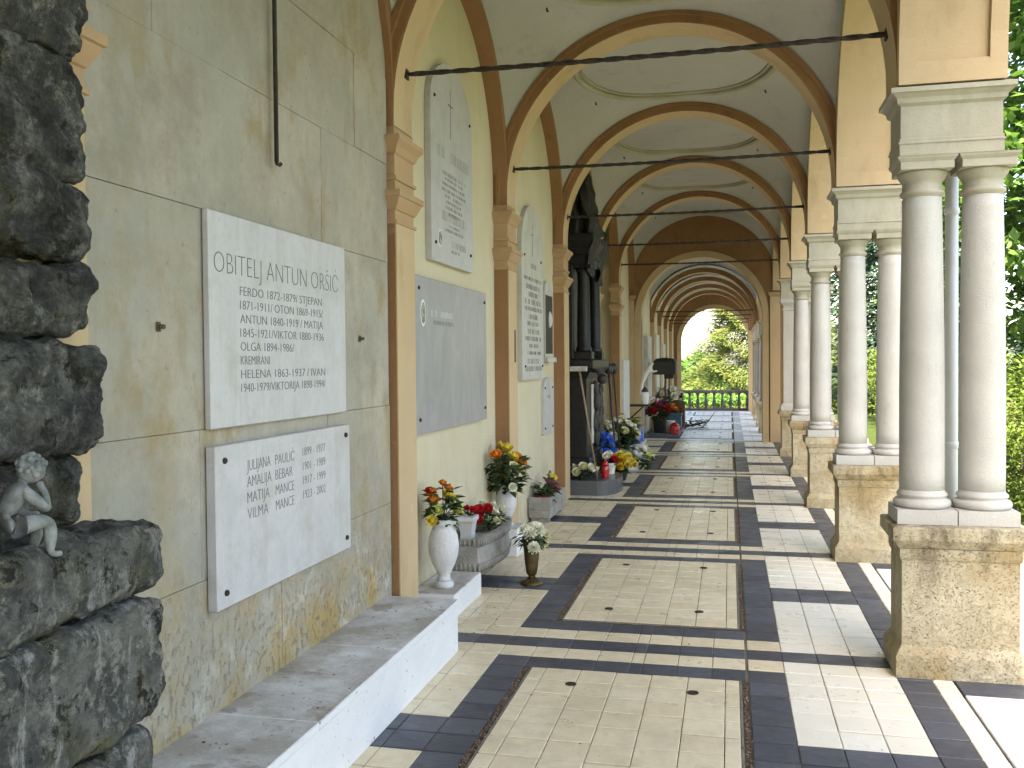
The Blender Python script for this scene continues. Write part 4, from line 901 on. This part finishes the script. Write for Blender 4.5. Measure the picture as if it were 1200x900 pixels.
for yy in (12.2, 13.22):
    m_ = MB(); m_.sq([(.0, 1.76), (.0, 1.85), (-.02, 1.86)], -2.0, -1.76, yy - .12, yy + .12); m_.lathe([(.105, 1.86), (.11, 1.88), (.10, 1.91), (.088, 1.93), (.086, 2.3), (.078, 2.82), (.082, 2.84), (.078, 2.86), (.09, 2.92), (.11, 2.96)], -1.88, yy, 24); m_.sq([(0, 2.96), (.01, 3.0)], -1.99, -1.77, yy - .11, yy + .11); m_.build('column', 'granite', tb)
m_ = MB(); m_.sq([(0, 3.0), (0, 3.12), (.02, 3.13), (.02, 3.22), (.07, 3.30), (.08, 3.31), (.08, 3.38), (0, 3.40)], -2.18, -1.80, 12.05, 13.4); m_.build('entablature', 'granite', tb)
m_ = MB()
def drape(u, v):
    th = 2 * math.pi * u; h = v; r = .40 * (1 - h) ** .6 + .06; n1 = .09 * math.sin(7 * th + 3 * h) * (1 - .4 * h) + .05 * math.sin(13 * th + 9 * h)
    rr = r + n1 * (.4 + r); p = Vector((-1.98 + .55 * rr * math.cos(th), 12.72 + 1.35 * rr * math.sin(th), 3.40 + 1.0 * h + .05 * math.sin(5 * th)))
    q = noise.noise(p * 6) * .05; return (max(-2.19, p.x + q), p.y + q, p.z + q)
m_.grid(drape, 64, 22); m_.build('drapery', 'bronze_dark', tb)
m_ = MB()                                   # swag hanging over the cornice on the aisle side
def swag(u, v):
    y = 12.0 + 1.45 * u; z = 3.42 - .62 * v * (.45 + .55 * math.sin(math.pi * (u * 1.5 + .2)) ** 2); x = -1.80 + .025 * math.sin(u * 34 + v * 3) + .02 * math.sin(v * 7) + .07 * (1 - v)
    return (x, y, z)
m_.grid(swag, 70, 10); m_.grid(lambda u, v: tuple(a - b for a, b in zip(swag(u, v), (.03, 0, 0))), 70, 10); m_.build('swag', 'bronze_dark', tb)
m_ = MB(); m_.tube([(-1.80, 12.0, 1.62), (-1.66, 11.95, 1.60), (-1.6, 11.93, 1.50)], [.03, .028, .04], 8); m_.ball((-1.6, 11.93, 1.50), .07, 10, 6); m_.build('torch', 'bronze_dark', tb)
# broom leaning on the tomb
br = thing('broom', 'long-handled broom leaning head up against the dark tomb', 'broom', (-1.66, 12.02, .19))
A_, B_ = Vector((-1.68, 11.98, .192)), Vector((-1.86, 11.68, 1.62)); m_ = MB(); m_.tube([A_, B_], .013, 8); m_.build('handle', 'wood_handle', br)
m_ = MB(); m_.bbox(-1.98, -1.76, 11.64, 11.71, 1.60, 1.665, .006); m_.build('head', 'bristle', br)
for k in range(2):
    t = thing('grave_torch', ['black grave torch pole leaning left behind the flowers', 'black grave torch pole leaning right behind the flowers'][k], 'pole', (-1.62, 13.75 + .5 * k, 0), 'torch poles behind the dark tomb')
    y = 13.75 + .5 * k; m_ = MB(); m_.tube([(-1.62, y, 0), (-1.74, y - .1 + .1 * k, 1.55)], .014, 8); m_.build('pole', 'black_plastic', t); m_ = MB(); m_.lathe([(.02, 0), (.06, .03), (.07, .1), (.04, .16), (.01, .17)], -1.74, y - .1 + .1 * k, 12, z0=1.53); m_.build('head', 'black_plastic', t)
m_ = MB(); wt = thing('white_tablet', 'small white marble tablet with a ledge behind the torch poles', 'plaque', (-2.3, 14.9, .9)); m_.bbox(-2.335, -2.27, 14.75, 15.5, 1.0, 1.62, .01); m_.build('slab', 'marble', wt); m_ = MB(); m_.bbox(-2.335, -2.2, 14.7, 15.55, .93, .999, .008); m_.build('ledge', 'marble', wt)
m_ = MB(); wt2 = thing('tall_white_slab', 'tall narrow pale slab standing between the tan pilasters', 'slab', (-2.0, 18.0, 0)); m_.bbox(-2.11, -1.98, 17.85, 18.9, 0, 1.75, .01); m_.build('slab', 'vase_marble', wt2)

def lantern(x, y, z, h, r, label, mat='red_glass', group='red grave lanterns'):
    t = thing('grave_lantern', label, 'lantern', (x, y, z), group)
    m_ = MB(); m_.lathe([(r * .75, 0), (r * .85, h * .05), (r * .8, h * .1), (r, h * .35), (r * .95, h * .62), (r * .7, h * .72)], x, y, 16, z0=z); m_.build('glass', mat, t)
    m_ = MB(); m_.lathe([(r * .85, h * .72), (r * .85, h * .78), (r * .5, h * .9), (r * .15, h * .97), (r * .15, h)], x, y, 16, z0=z); m_.build('lid', 'red_glass' if mat == 'red_glass' else 'black_plastic', t)
def pot(x, y, z, r, h, label, mat='black_plastic', name='flower_pot'):
    t = thing(name, label, 'pot', (x, y, z)); m_ = MB(); m_.lathe([(r * .7, 0), (r * .72, .01), (r * .95, h * .85), (r, h * .87), (r, h), (r * .88, h), (r * .8, h * .7)], x, y, 18, z0=z); m_.build('body', mat, t)
    m_ = MB(); m_.lathe([(r * .82, h * .82), (r * .4, h * .86), (.001, h * .87)], x, y, 18, z0=z); m_.build('soil', 'dirt', t)
def blooms_dome(n, mat, r, R, H, seed, mats=None):
    rd = random.Random(seed); out = []
    for i in range(n):
        a = i * 2.4; q = R * math.sqrt((i + .5) / n); out.append((rd.choice(mats) if mats else mat, r * rd.uniform(.85, 1.15), math.cos(a) * q, math.sin(a) * q, H * (1 - .6 * (q / R) ** 2) + rd.uniform(-.02, .02)))
    return out
pot(-1.86, 11.98, .19, .12, .10, 'black dish of white flowers on the tomb base')
bouquet('white_flower_dish', 'low dish of white roses on the corner of the dark tomb base', (-1.86, 11.98, .25), .2, .12, blooms_dome(9, None, .05, .17, .14, 21, ['petal_white', 'petal_cream']), 40, 21, leafL=.08)
lantern(-1.60, 12.15, .19, .24, .058, 'large red grave lantern on the dark tomb base')
pot(-1.60, 12.62, .19, .09, .15, 'white pot of red and white flowers on the tomb base', 'candle_white')
bouquet('red_white_flowers', 'red and white flowers in the white pot on the tomb base', (-1.60, 12.62, .32), .14, .1, [('petal_red', .06, .05, -.02, .07), ('petal_red', .055, .06, .08, .05), ('petal_white', .05, -.03, -.1, .12), ('petal_white', .045, .0, .0, .15), ('petal_white', .04, -.06, .05, .13)], 25, 22, leafL=.07)
bouquet('blue_bouquet', 'tall bright blue wrapped bouquet beside the dark tomb', (-1.70, 13.0, .19), .16, .5, [('petal_blue', .08, -.05, -.08, .50), ('petal_blue', .085, .03, .02, .44), ('petal_blue', .075, -.06, .06, .38), ('petal_blue', .085, .06, .08, .30), ('petal_blue', .07, .02, -.06, .26), ('petal_blue', .07, .06, .02, .18)], 25, 23, leafL=.1)
pot(-1.58, 13.45, 0, .15, .13, 'dark pot of yellow chrysanthemums on the floor')
bouquet('yellow_chrysanthemums', 'round mass of golden yellow chrysanthemums on the floor', (-1.58, 13.45, .12), .27, .2, blooms_dome(24, None, .045, .25, .26, 24, ['petal_gold', 'petal_gold', 'petal_yellow']), 120, 24, kind='mum', leafL=.09)
bouquet('white_wreath', 'white and green wreath leaning at the planter corner', (-1.36, 14.9, .03), .22, .26, blooms_dome(10, None, .05, .17, .32, 25, ['petal_white', 'petal_cream', 'petal_lime']), 80, 25, leafL=.1)
wp = thing('white_stone_planter', 'white stone planter with a curled scroll end', 'planter', (-1.75, 15.3, 0))
m_ = MB(); m_.sq([(.0, 0), (.0, .08), (-.05, .10), (-.05, .22), (.02, .32), (.03, .38), (-.03, .38), (-.05, .33)], -2.05, -1.42, 14.75, 16.0); m_.build('trough', 'vase_marble', wp)
m_ = MB(); m_.tube([(-1.42 + .02 + .10 * math.cos(q) * (1 - q / 9), 14.72, .30 + .11 * math.sin(q) * (1 - q / 9)) for q in [.4 * i for i in range(16)]], .04, 8); m_.build('scroll', 'vase_marble', wp)
bouquet('white_lily_bouquet', 'big bouquet of white flowers over dark leaves on the white planter', (-1.70, 14.6, .36), .38, .42, blooms_dome(17, None, .06, .34, .46, 26, ['petal_white', 'petal_white', 'petal_cream']), 190, 26, leafL=.15)
lantern(-1.78, 13.95, .0, .42, .075, 'tall red grave lantern behind the yellow chrysanthemums')
bouquet('dry_grass_bouquet', 'dry yellow-green grasses in a dark vase on the white planter', (-1.72, 15.6, .42), .26, .42, [], 130, 27, 'leaf_hedge', leafL=.16)
pot(-1.72, 15.6, .30, .10, .22, 'dark vase of dry grasses in the white planter')
bw = thing('blue_lantern', 'short bright blue lantern on the white planter', 'lantern', (-1.52, 15.75, .3)); m_ = MB(); m_.lathe([(.08, 0), (.1, .03), (.1, .2), (.085, .22)], -1.52, 15.75, 14, z0=.32); m_.build('glass', 'blue_wrap', bw); m_ = MB(); m_.lathe([(.09, .22), (.05, .27), (.02, .3)], -1.52, 15.75, 14, z0=.32); m_.build('lid', 'blue_wrap', bw)
# wrought stands and grave lamps of the far bays
def lamp_stand(x, y, label, h, w_, hb, mat='iron'):
    t = thing('iron_lamp', label, 'lamp', (x, y, 0)); m_ = MB(); m_.lathe([(.12, 0), (.12, .03), (.03, .06), (.018, .1), (.016, h)], x, y, 10); m_.build('post', 'iron', t)
    m_ = MB(); m_.sq([(0, h), (.03, h + .02), (.03, h + hb * .8), (-.03, h + hb), (-w_ * .4, h + hb * 1.06)], x - w_ / 2, x + w_ / 2, y - w_ / 2, y + w_ / 2); m_.build('lantern_box', 'black_plastic', t)
    return t
lamp_stand(-1.42, 21.2, 'large black box lantern on an iron post in the far gallery', 1.42, .44, .36)
lamp_stand(-1.42, 22.6, 'slim iron lamp post behind the large box lantern', 1.3, .16, .3)
cn = thing('wall_candle_shelf', 'iron wall shelf carrying a black lantern past the tan pilasters', 'shelf', (-1.9, 19.0, .8)); m_ = MB(); m_.bbox(-2.11, -1.6, 18.95, 19.3, .80, .84, .004); m_.build('shelf', 'iron', cn); m_ = MB(); m_.tube([(-2.10, 19.1, .45), (-1.72, 19.1, .80)], .015, 6); m_.build('brace', 'iron', cn)
lantern(-1.69, 19.1, .842, .36, .085, 'black lantern with white candle on the iron wall shelf', 'candle_white', None)
fg = thing('white_figure', 'small white leaning figure fixed above the iron shelf', 'figurine', (-1.8, 19.6, 1.3)); 
skin_body([[((-1.80, 19.7, 1.25), .03), ((-1.74, 19.7, 1.42), .06), ((-1.66, 19.7, 1.56), .05), ((-1.60, 19.7, 1.66), .03), ((-1.57, 19.7, 1.70), .045)], [((-1.66, 19.7, 1.56), .05), ((-1.56, 19.7, 1.50), .022), ((-1.48, 19.7, 1.52), .018)], [((-1.80, 19.7, 1.25), .03), ((-1.82, 19.7, 1.10), .03), ((-1.83, 19.7, 1.0), .02)]], 'body', 'candle_white', fg, Matrix.Identity(4), 1)
def fbox(name, label, cat, x0, x1, y0, y1, z0, z1, mat, part='box'):
    t = thing(name, label, cat, ((x0 + x1) / 2, (y0 + y1) / 2, z0)); m_ = MB(); m_.sq([(-.02, z0), (0, z0 + .02), (.0, z1 - .05), (.02, z1 - .04), (.02, z1), (-.02, z1), (-.03, z1 - .06)], x0, x1, y0, y1); m_.build(part, mat, t); return t
fbox('grave_slab_far', 'low grey grave slab with lanterns inside the far gallery', 'grave slab', -1.85, -1.12, 20.9, 23.6, 0, .10, 'greygranite', 'slab')
pot(-1.55, 21.2, .10, .17, .34, 'dark pot nearest in the far gallery cluster'); bouquet('dark_red_flowers', 'dark red flowers above the dark pot in the far gallery', (-1.55, 21.2, .42), .32, .42, blooms_dome(10, None, .08, .28, .38, 31, ['petal_pink', 'petal_red']), 120, 31, leafL=.14)
pot(-1.33, 21.5, .10, .11, .26, 'white bucket beside the dark pot in the far gallery', 'candle_white', 'bucket')
lantern(-1.20, 21.0, .10, .26, .12, 'squat red lantern at the corner of the far grave slab')
fbox('teal_planter', 'teal planter box behind the white bucket', 'planter', -1.42, -1.12, 22.1, 22.6, .10, .48, 'teal_box'); fbox('brown_planter', 'brown wooden planter box with white flowers on top', 'planter', -1.7, -1.08, 23.0, 23.5, .10, .72, 'brown_wood')
bouquet('white_far_flowers', 'white flowers over the brown planter box near the end arch', (-1.45, 23.2, .70), .4, .36, blooms_dome(12, None, .09, .34, .36, 32, ['petal_white']), 90, 32, leafL=.14); bouquet('orange_far_flowers', 'rusty orange flowers in front of the brown planter box', (-1.40, 22.8, .42), .26, .24, blooms_dome(9, None, .07, .22, .22, 33, ['petal_orange', 'petal_red']), 60, 33, leafL=.12)
tw = thing('fallen_branch', 'dark fallen branch lying on the floor beyond the lanterns', 'branch', (-1.0, 24.0, 0)); m_ = MB(); rnd = random.Random(8); m_.tube([(-1.15, 23.8, .05), (-.85, 24.1, .10), (-.55, 24.3, .16), (-.36, 24.4, .42)], [.03, .025, .018, .006], 6); m_.build('stem', 'bark', tw); m_ = MB()
for i in range(80): leaf(m_, (rnd.uniform(-1.15, -.6), rnd.uniform(23.8, 24.3), rnd.uniform(.02, .2)), Vector((rnd.gauss(0, 1), rnd.gauss(0, 1), .3)), .14, .03, rnd)
m_.build('foliage', 'leaf_dark', tw, False)
# pale slabs and plaques on the walls of the far gallery
for i, (y, z0, z1, mt, lab) in enumerate(((21.4, .9, 2.3, 'oldmarble', 'greenish mottled slab on the first far gallery wall'), (23.9, .5, 2.4, 'marble', 'pale slab on the second far gallery wall'), (26.3, .6, 2.2, 'oldmarble', 'mottled slab on the third far gallery wall'))):
    t = thing('wall_slab', lab, 'plaque', (FX0, y, z0)); m_ = MB(); m_.bbox(FX0 + .001, FX0 + .09, y - .5, y + .6, z0, z1, .01); m_.build('slab', mt, t); m_ = MB(); m_.bbox(FX0 + .001, FX0 + .14, y - .55, y + .65, z0 - .06, z0 - .001, .01); m_.build('ledge', mt, t)

# ================================================================== GRAVE COVERS IN THE FLOOR
GL = {-1: 'tiled grave cover nearest the camera', 0: 'second tiled grave cover from the camera', 1: 'third tiled grave cover from the camera', 2: 'fourth tiled grave cover from the camera', 3: 'fifth tiled grave cover from the camera',
      4: 'sixth tiled grave cover, before the cross wall', 5: 'tiled grave cover just inside the far gallery', 6: 'second tiled grave cover of the far gallery', 7: 'third tiled grave cover of the far gallery', 8: 'last tiled grave cover before the balustrade', -2: 'tiled grave cover under the camera', -3: 'tiled grave cover behind the camera'}
gcols = [(-1.088, -1.003), (-1.003, -.808), (-.808, -.613), (-.613, -.418), (-.418, -.223), (-.223, -.028), (-.028, .045)]
grav = MB(); rnd = random.Random(17)
for n in range(-3, 9):
    ya = SYC + P * n + .475 + .03; yb = SYC + P * (n + 1) - .475 - .022; g = thing('grave_cover', GL[n], 'grave cover', (-.52, ya, 0), 'tiled grave covers set in the floor')
    m_ = MB(); m_.box(-1.088, .046, ya + .002, yb - .002, -.30, -.003); m_.build('slab_bed', 'grout', g)
    for a in ((-1.098, -1.089, ya - .008, yb + .008), (.047, .058, ya - .008, yb + .008), (-1.0885, .0465, ya - .008, ya + .0015), (-1.0885, .0465, yb - .0015, yb + .008)):
        m_ = MB(); m_.box(*a, -.1, .001 + .004); m_.build('rim', 'concrete_lip', g)
    dr = (yb - ya) / 10; fm = MB()
    for r in range(10):
        for c in gcols:
            t = (*c, ya + dr * r, ya + dr * (r + 1), 'cream_tile')
            if -1 <= n <= 1 and inview(t): put_tile(t, g, .008, .005)
            else: q = .0016; z = .008 + rnd.uniform(-.0015, .0015); fm.add([(t[0] + q, t[2] + q, z), (t[1] - q, t[2] + q, z), (t[1] - q, t[3] - q, z), (t[0] + q, t[3] - q, z)], [(0, 1, 2, 3)])
    if fm.f: tag(fm.build('tile', 'cream_tile' if n < 5 else 'glare_tile', g, False), kind='stuff')
    for hx_, hy_ in ((-.84, ya + .30), (-.20, ya + .34), (-.84, yb - .24), (-.20, yb - .24)):   # lifting sockets
        m_ = MB(); m_.lathe([(.030, .006), (.030, .0125), (.022, .0125), (.020, .0105), (.001, .0105)], hx_ + rnd.uniform(-.02, .02), hy_, 14); m_.build('lifting_socket', 'iron', g)
    # crumbs in the joint
    if n < 6:
        for k in range(900 if n < 2 else 250):
            side = rnd.random(); x = rnd.gauss(-1.118, .011) if side < .62 else rnd.gauss(.072, .008); y = rnd.uniform(ya - .01, yb + .01); s = rnd.uniform(.003, .009); z = rnd.uniform(-.006, .006)
            R0 = Euler((rnd.random() * 6, rnd.random() * 6, rnd.random() * 6)).to_matrix()
            vs = [Vector((x, y, z)) + R0 @ Vector(v) * s * rnd.uniform(.6, 1.1) for v in ((1, 0, -.7), (-.5, .9, -.7), (-.5, -.9, -.7), (0, 0, 1))]; grav.add(vs, [(0, 1, 2), (0, 1, 3), (1, 2, 3), (2, 0, 3)])
m_ = MB()
for n in range(-3, 9):
    ya = SYC + P * n + .475; yb = SYC + P * (n + 1) - .475; m_.box(-1.139, -1.099, ya, yb, -.2, -.004); m_.box(.059, .093, ya, yb, -.2, -.004); m_.box(-1.0985, .0585, ya, ya + .0215, -.2, -.004); m_.box(-1.0985, .0585, yb - .0135, yb, -.2, -.004)
m_.build('joint_filling', 'dirt', floor)
tag(grav.build('joint_gravel', 'gravel'), 'brown gravel crumbs in the joints round the grave covers', 'gravel', kind='stuff')
# leaf litter scattered on floor and bench
lt = MB(); rnd = random.Random(23)
for i in range(420):
    if i < 40: p = (rnd.uniform(-1.98, -1.6), rnd.uniform(2.9, 5.2), .3135)
    elif i < 230: p = (rnd.uniform(-1.85, -1.45), rnd.uniform(5.4, 8.8), .0025)
    else: p = (rnd.uniform(-1.5, 1.0), rnd.uniform(3.6, 14), .0025 if True else 0)
    if -1.1 < p[0] < .06 and p[2] < .1: p = (p[0], p[1], .0105)
    leaf(lt, p, Vector((rnd.gauss(0, 1), rnd.gauss(0, 1), .12)), rnd.uniform(.006, .022), rnd.uniform(.002, .006), rnd)
tag(lt.build('leaf_litter', 'dry_leaf', None, False), 'tiny dry leaves and crumbs scattered over the floor and bench', 'litter', kind='stuff')

# ================================================================== OUTSIDE
dp = thing('downpipe', 'white drain pipe behind the nearest column pair', 'pipe', (1.25, Y0 + .26, 0)); yy = Y0 + .26
m_ = MB(); m_.lathe([(.036, -.1), (.036, 2.79)], 1.25, yy, 18); m_.build('pipe', 'pipe_white', dp)
for z in (2.55, 1.2): m_ = MB(); m_.lathe([(.036, z), (.042, z + .004), (.042, z + .035), (.036, z + .04)], 1.25, yy, 18); m_.build('collar', 'pipe_white', dp)
m_ = MB(); m_.tube([(1.25, yy, 2.78), (1.25, yy, 2.84), (1.27, yy + .02, 2.90), (1.38, yy + .05, 2.98), (1.46, yy + .06, 3.05), (1.47, yy + .06, 3.2), (1.47, yy + .06, 5.1)], .033, 10); m_.build('offset_bend', 'iron', dp)
def cloud_leaves(m_, centers, n, L, wd, rnd, up=.2, out=1, drop=0):
    """leaf blades spread over and inside a set of ellipsoids [(c, (rx, ry, rz)), ...]"""
    wts = [r[0] * r[1] + r[1] * r[2] + r[0] * r[2] for c, r in centers]; tot = sum(wts)
    for (c, r), wt in zip(centers, wts):
        for i in range(int(n * wt / tot)):
            d = Vector((rnd.gauss(0, 1), rnd.gauss(0, 1), rnd.gauss(0, 1))).normalized(); k = rnd.uniform(.55, 1.06) ** .7
            if noise.noise(Vector(c) + d * 2.3) < -.12 and rnd.random() < .65: continue
            p = Vector(c) + Vector((d.x * r[0], d.y * r[1], d.z * r[2])) * k
            v = (d * out + Vector((rnd.gauss(0, .6), rnd.gauss(0, .6), rnd.gauss(0, .5) + up))); v.z -= drop
            s = rnd.uniform(.6, 1.3); leaf(m_, p, v, L * s, wd * s, rnd)
def tree(name, label, x, y, z0, h, rad, leafmat, n, L, seed, trunk=.18, lo=.35, group=None, wd=.3, blobs=16, drop=0):
    rnd = random.Random(seed); t = thing(name, label, 'tree', (x, y, z0), group); m_ = MB()
    pts = [(x + rnd.uniform(-.06, .06) * i, y + rnd.uniform(-.06, .06) * i, z0 + h * .8 * i / 5) for i in range(6)]; m_.tube(pts, [trunk * (1 - .16 * i) for i in range(6)], 10)
    cs = []
    for i in range(blobs):
        f = (i + .5) / blobs; a = i * 2.4 + rnd.random(); zz = z0 + h * (lo + (1 - lo) * f * .95); rr = rad * (math.sin(math.pi * (.22 + .70 * f))) * rnd.uniform(.45, .8)
        c = (x + math.cos(a) * rr, y + math.sin(a) * rr, zz); q = rad * rnd.uniform(.38, .58); cs.append((c, (q, q, q * .75))); k = min(5, max(1, int(f * 5)))
        if i % 2 == 0: m_.tube([pts[k], ((pts[k][0] + c[0]) / 2, (pts[k][1] + c[1]) / 2, (pts[k][2] + c[2]) / 2 + .1), c], [trunk * .4, trunk * .25, trunk * .08], 6)
    m_.build('trunk', 'bark', t); lf = MB(); cloud_leaves(lf, cs, n, L, L * wd, rnd, drop=drop); lf.build('crown', leafmat, t, False); return t
def conifer(name, label, x, y, z0, h, rad, leafmat, n, L, seed, group=None, wd=.2):
    rnd = random.Random(seed); t = thing(name, label, 'tree', (x, y, z0), group); m_ = MB(); m_.tube([(x, y, z0), (x, y, z0 + h * .5), (x, y, z0 + h)], [.22, .14, .02], 8); m_.build('trunk', 'bark', t)
    lf = MB()
    for i in range(n):
        f = rnd.random() ** 1.25; a = rnd.uniform(0, 2 * math.pi); lob = 1 + .22 * noise.noise(Vector((math.cos(a) * 2.2, math.sin(a) * 2.2, f * h * .9 + seed))) + .15 * math.sin(f * h * 5 + 3 * math.sin(a * 3))
        r = rad * (1 - f) ** .75 * lob * rnd.uniform(.55, 1) ** .5; p = Vector((x + math.cos(a) * r, y + math.sin(a) * r, z0 + h * (.04 + .96 * f)))
        s = rnd.uniform(.6, 1.3); leaf(lf, p, Vector((math.cos(a), math.sin(a), rnd.uniform(-.5, .6))), L * s, L * wd * s, rnd)
    lf.build('crown', leafmat, t, False)
def hedge(label, x, y0, y1, h, hw, leafmat, n, L, seed, name='hedge'):
    rnd = random.Random(seed); t = thing(name, label, 'hedge', (x, (y0 + y1) / 2, -.16)); m_ = MB(); k = int((y1 - y0) / .8)
    for i in range(k): yy = y0 + .4 + i * .8; m_.tube([(x + rnd.uniform(-.1, .1), yy, -.2), (x + rnd.uniform(-.2, .2), yy + rnd.uniform(-.2, .2), h * .7)], [.03, .012], 5)
    tag(m_.build('stems', 'bark', t), kind='stuff'); cs = [((x + rnd.uniform(-.15, .15), y0 + (y1 - y0) * (i + .5) / (k * 2), h * rnd.choice((.25, .55, .72))), (hw * rnd.uniform(.8, 1.15), .75, h * .36)) for i in range(k * 2)]
    lf = MB(); cloud_leaves(lf, cs, n, L, L * .34, rnd); lf.build('foliage', leafmat, t, False)
hedge('dense dark hedge close outside the nearest columns', 3.6, 7.4, 15.5, 1.7, .55, 'leaf_hedge', 15000, .07, 40)
hedge('clipped yellow-green hedge outside beyond the columns', 4.6, 9, 22, 1.75, .75, 'leaf_hedge', 16000, .085, 41)
hedge('long dark hedge farther along outside the arcade', 4.8, 22, 44, 1.9, .9, 'leaf_hedge', 16000, .11, 42)
tree('chestnut_tree', 'leafy chestnut tree outside beyond the nearest columns', 5.4, 15.5, -.16, 9.5, 2.9, 'leaf_chestnut', 30000, .18, 43, .2, .26, 'chestnut trees outside the arcade', .36, 18)
tree('chestnut_tree', 'second chestnut tree farther along outside the arcade', 10.5, 27, -.16, 11, 3.4, 'leaf_chestnut', 20000, .24, 44, .24, .26, 'chestnut trees outside the arcade', .36, 18)
conifer('spruce_tree', 'dark spruce behind the hedge seen between the second columns', 6.2, 36, -.16, 11, 2.6, 'leaf_conifer', 12000, .32, 45)
conifer('spruce_tree', 'dark spruce at the right edge behind the chestnut', 8.6, 25.0, -.16, 6.5, 2.2, 'leaf_conifer', 9000, .28, 46)
conifer('spruce_tree', 'dark spruce farthest along outside the arcade', 9.5, 48, -1.5, 14, 3.4, 'leaf_conifer', 9000, .4, 47)
# trees beyond the balustrade
conifer('thuja_tree', 'broad golden-green conifer beyond the balustrade', 1.75, 46, -3.2, 11.5, 4.6, 'leaf_thuja', 110000, .17, 51)
tree('far_tree', 'fresh green tree left of the golden conifer beyond the balustrade', -2.2, 60, -4.7, 6.3, 2.3, 'leaf_bright', 9000, .3, 52, .2, .2)
tree('far_tree', 'second fresh green tree farther left beyond the balustrade', -7.0, 70, -4.7, 6.5, 3.6, 'leaf_bright', 8000, .4, 53, .2, .15)
hedge('green bushes directly beyond the balustrade', -1.5, 38, 39.2, .25, 4.5, 'leaf_bright', 6000, .16, 54, 'bushes')
conifer('spruce_tree', 'dark blue spruce behind the golden conifer', 8.0, 62, -4.7, 17, 4.2, 'leaf_conifer', 9000, .5, 55)
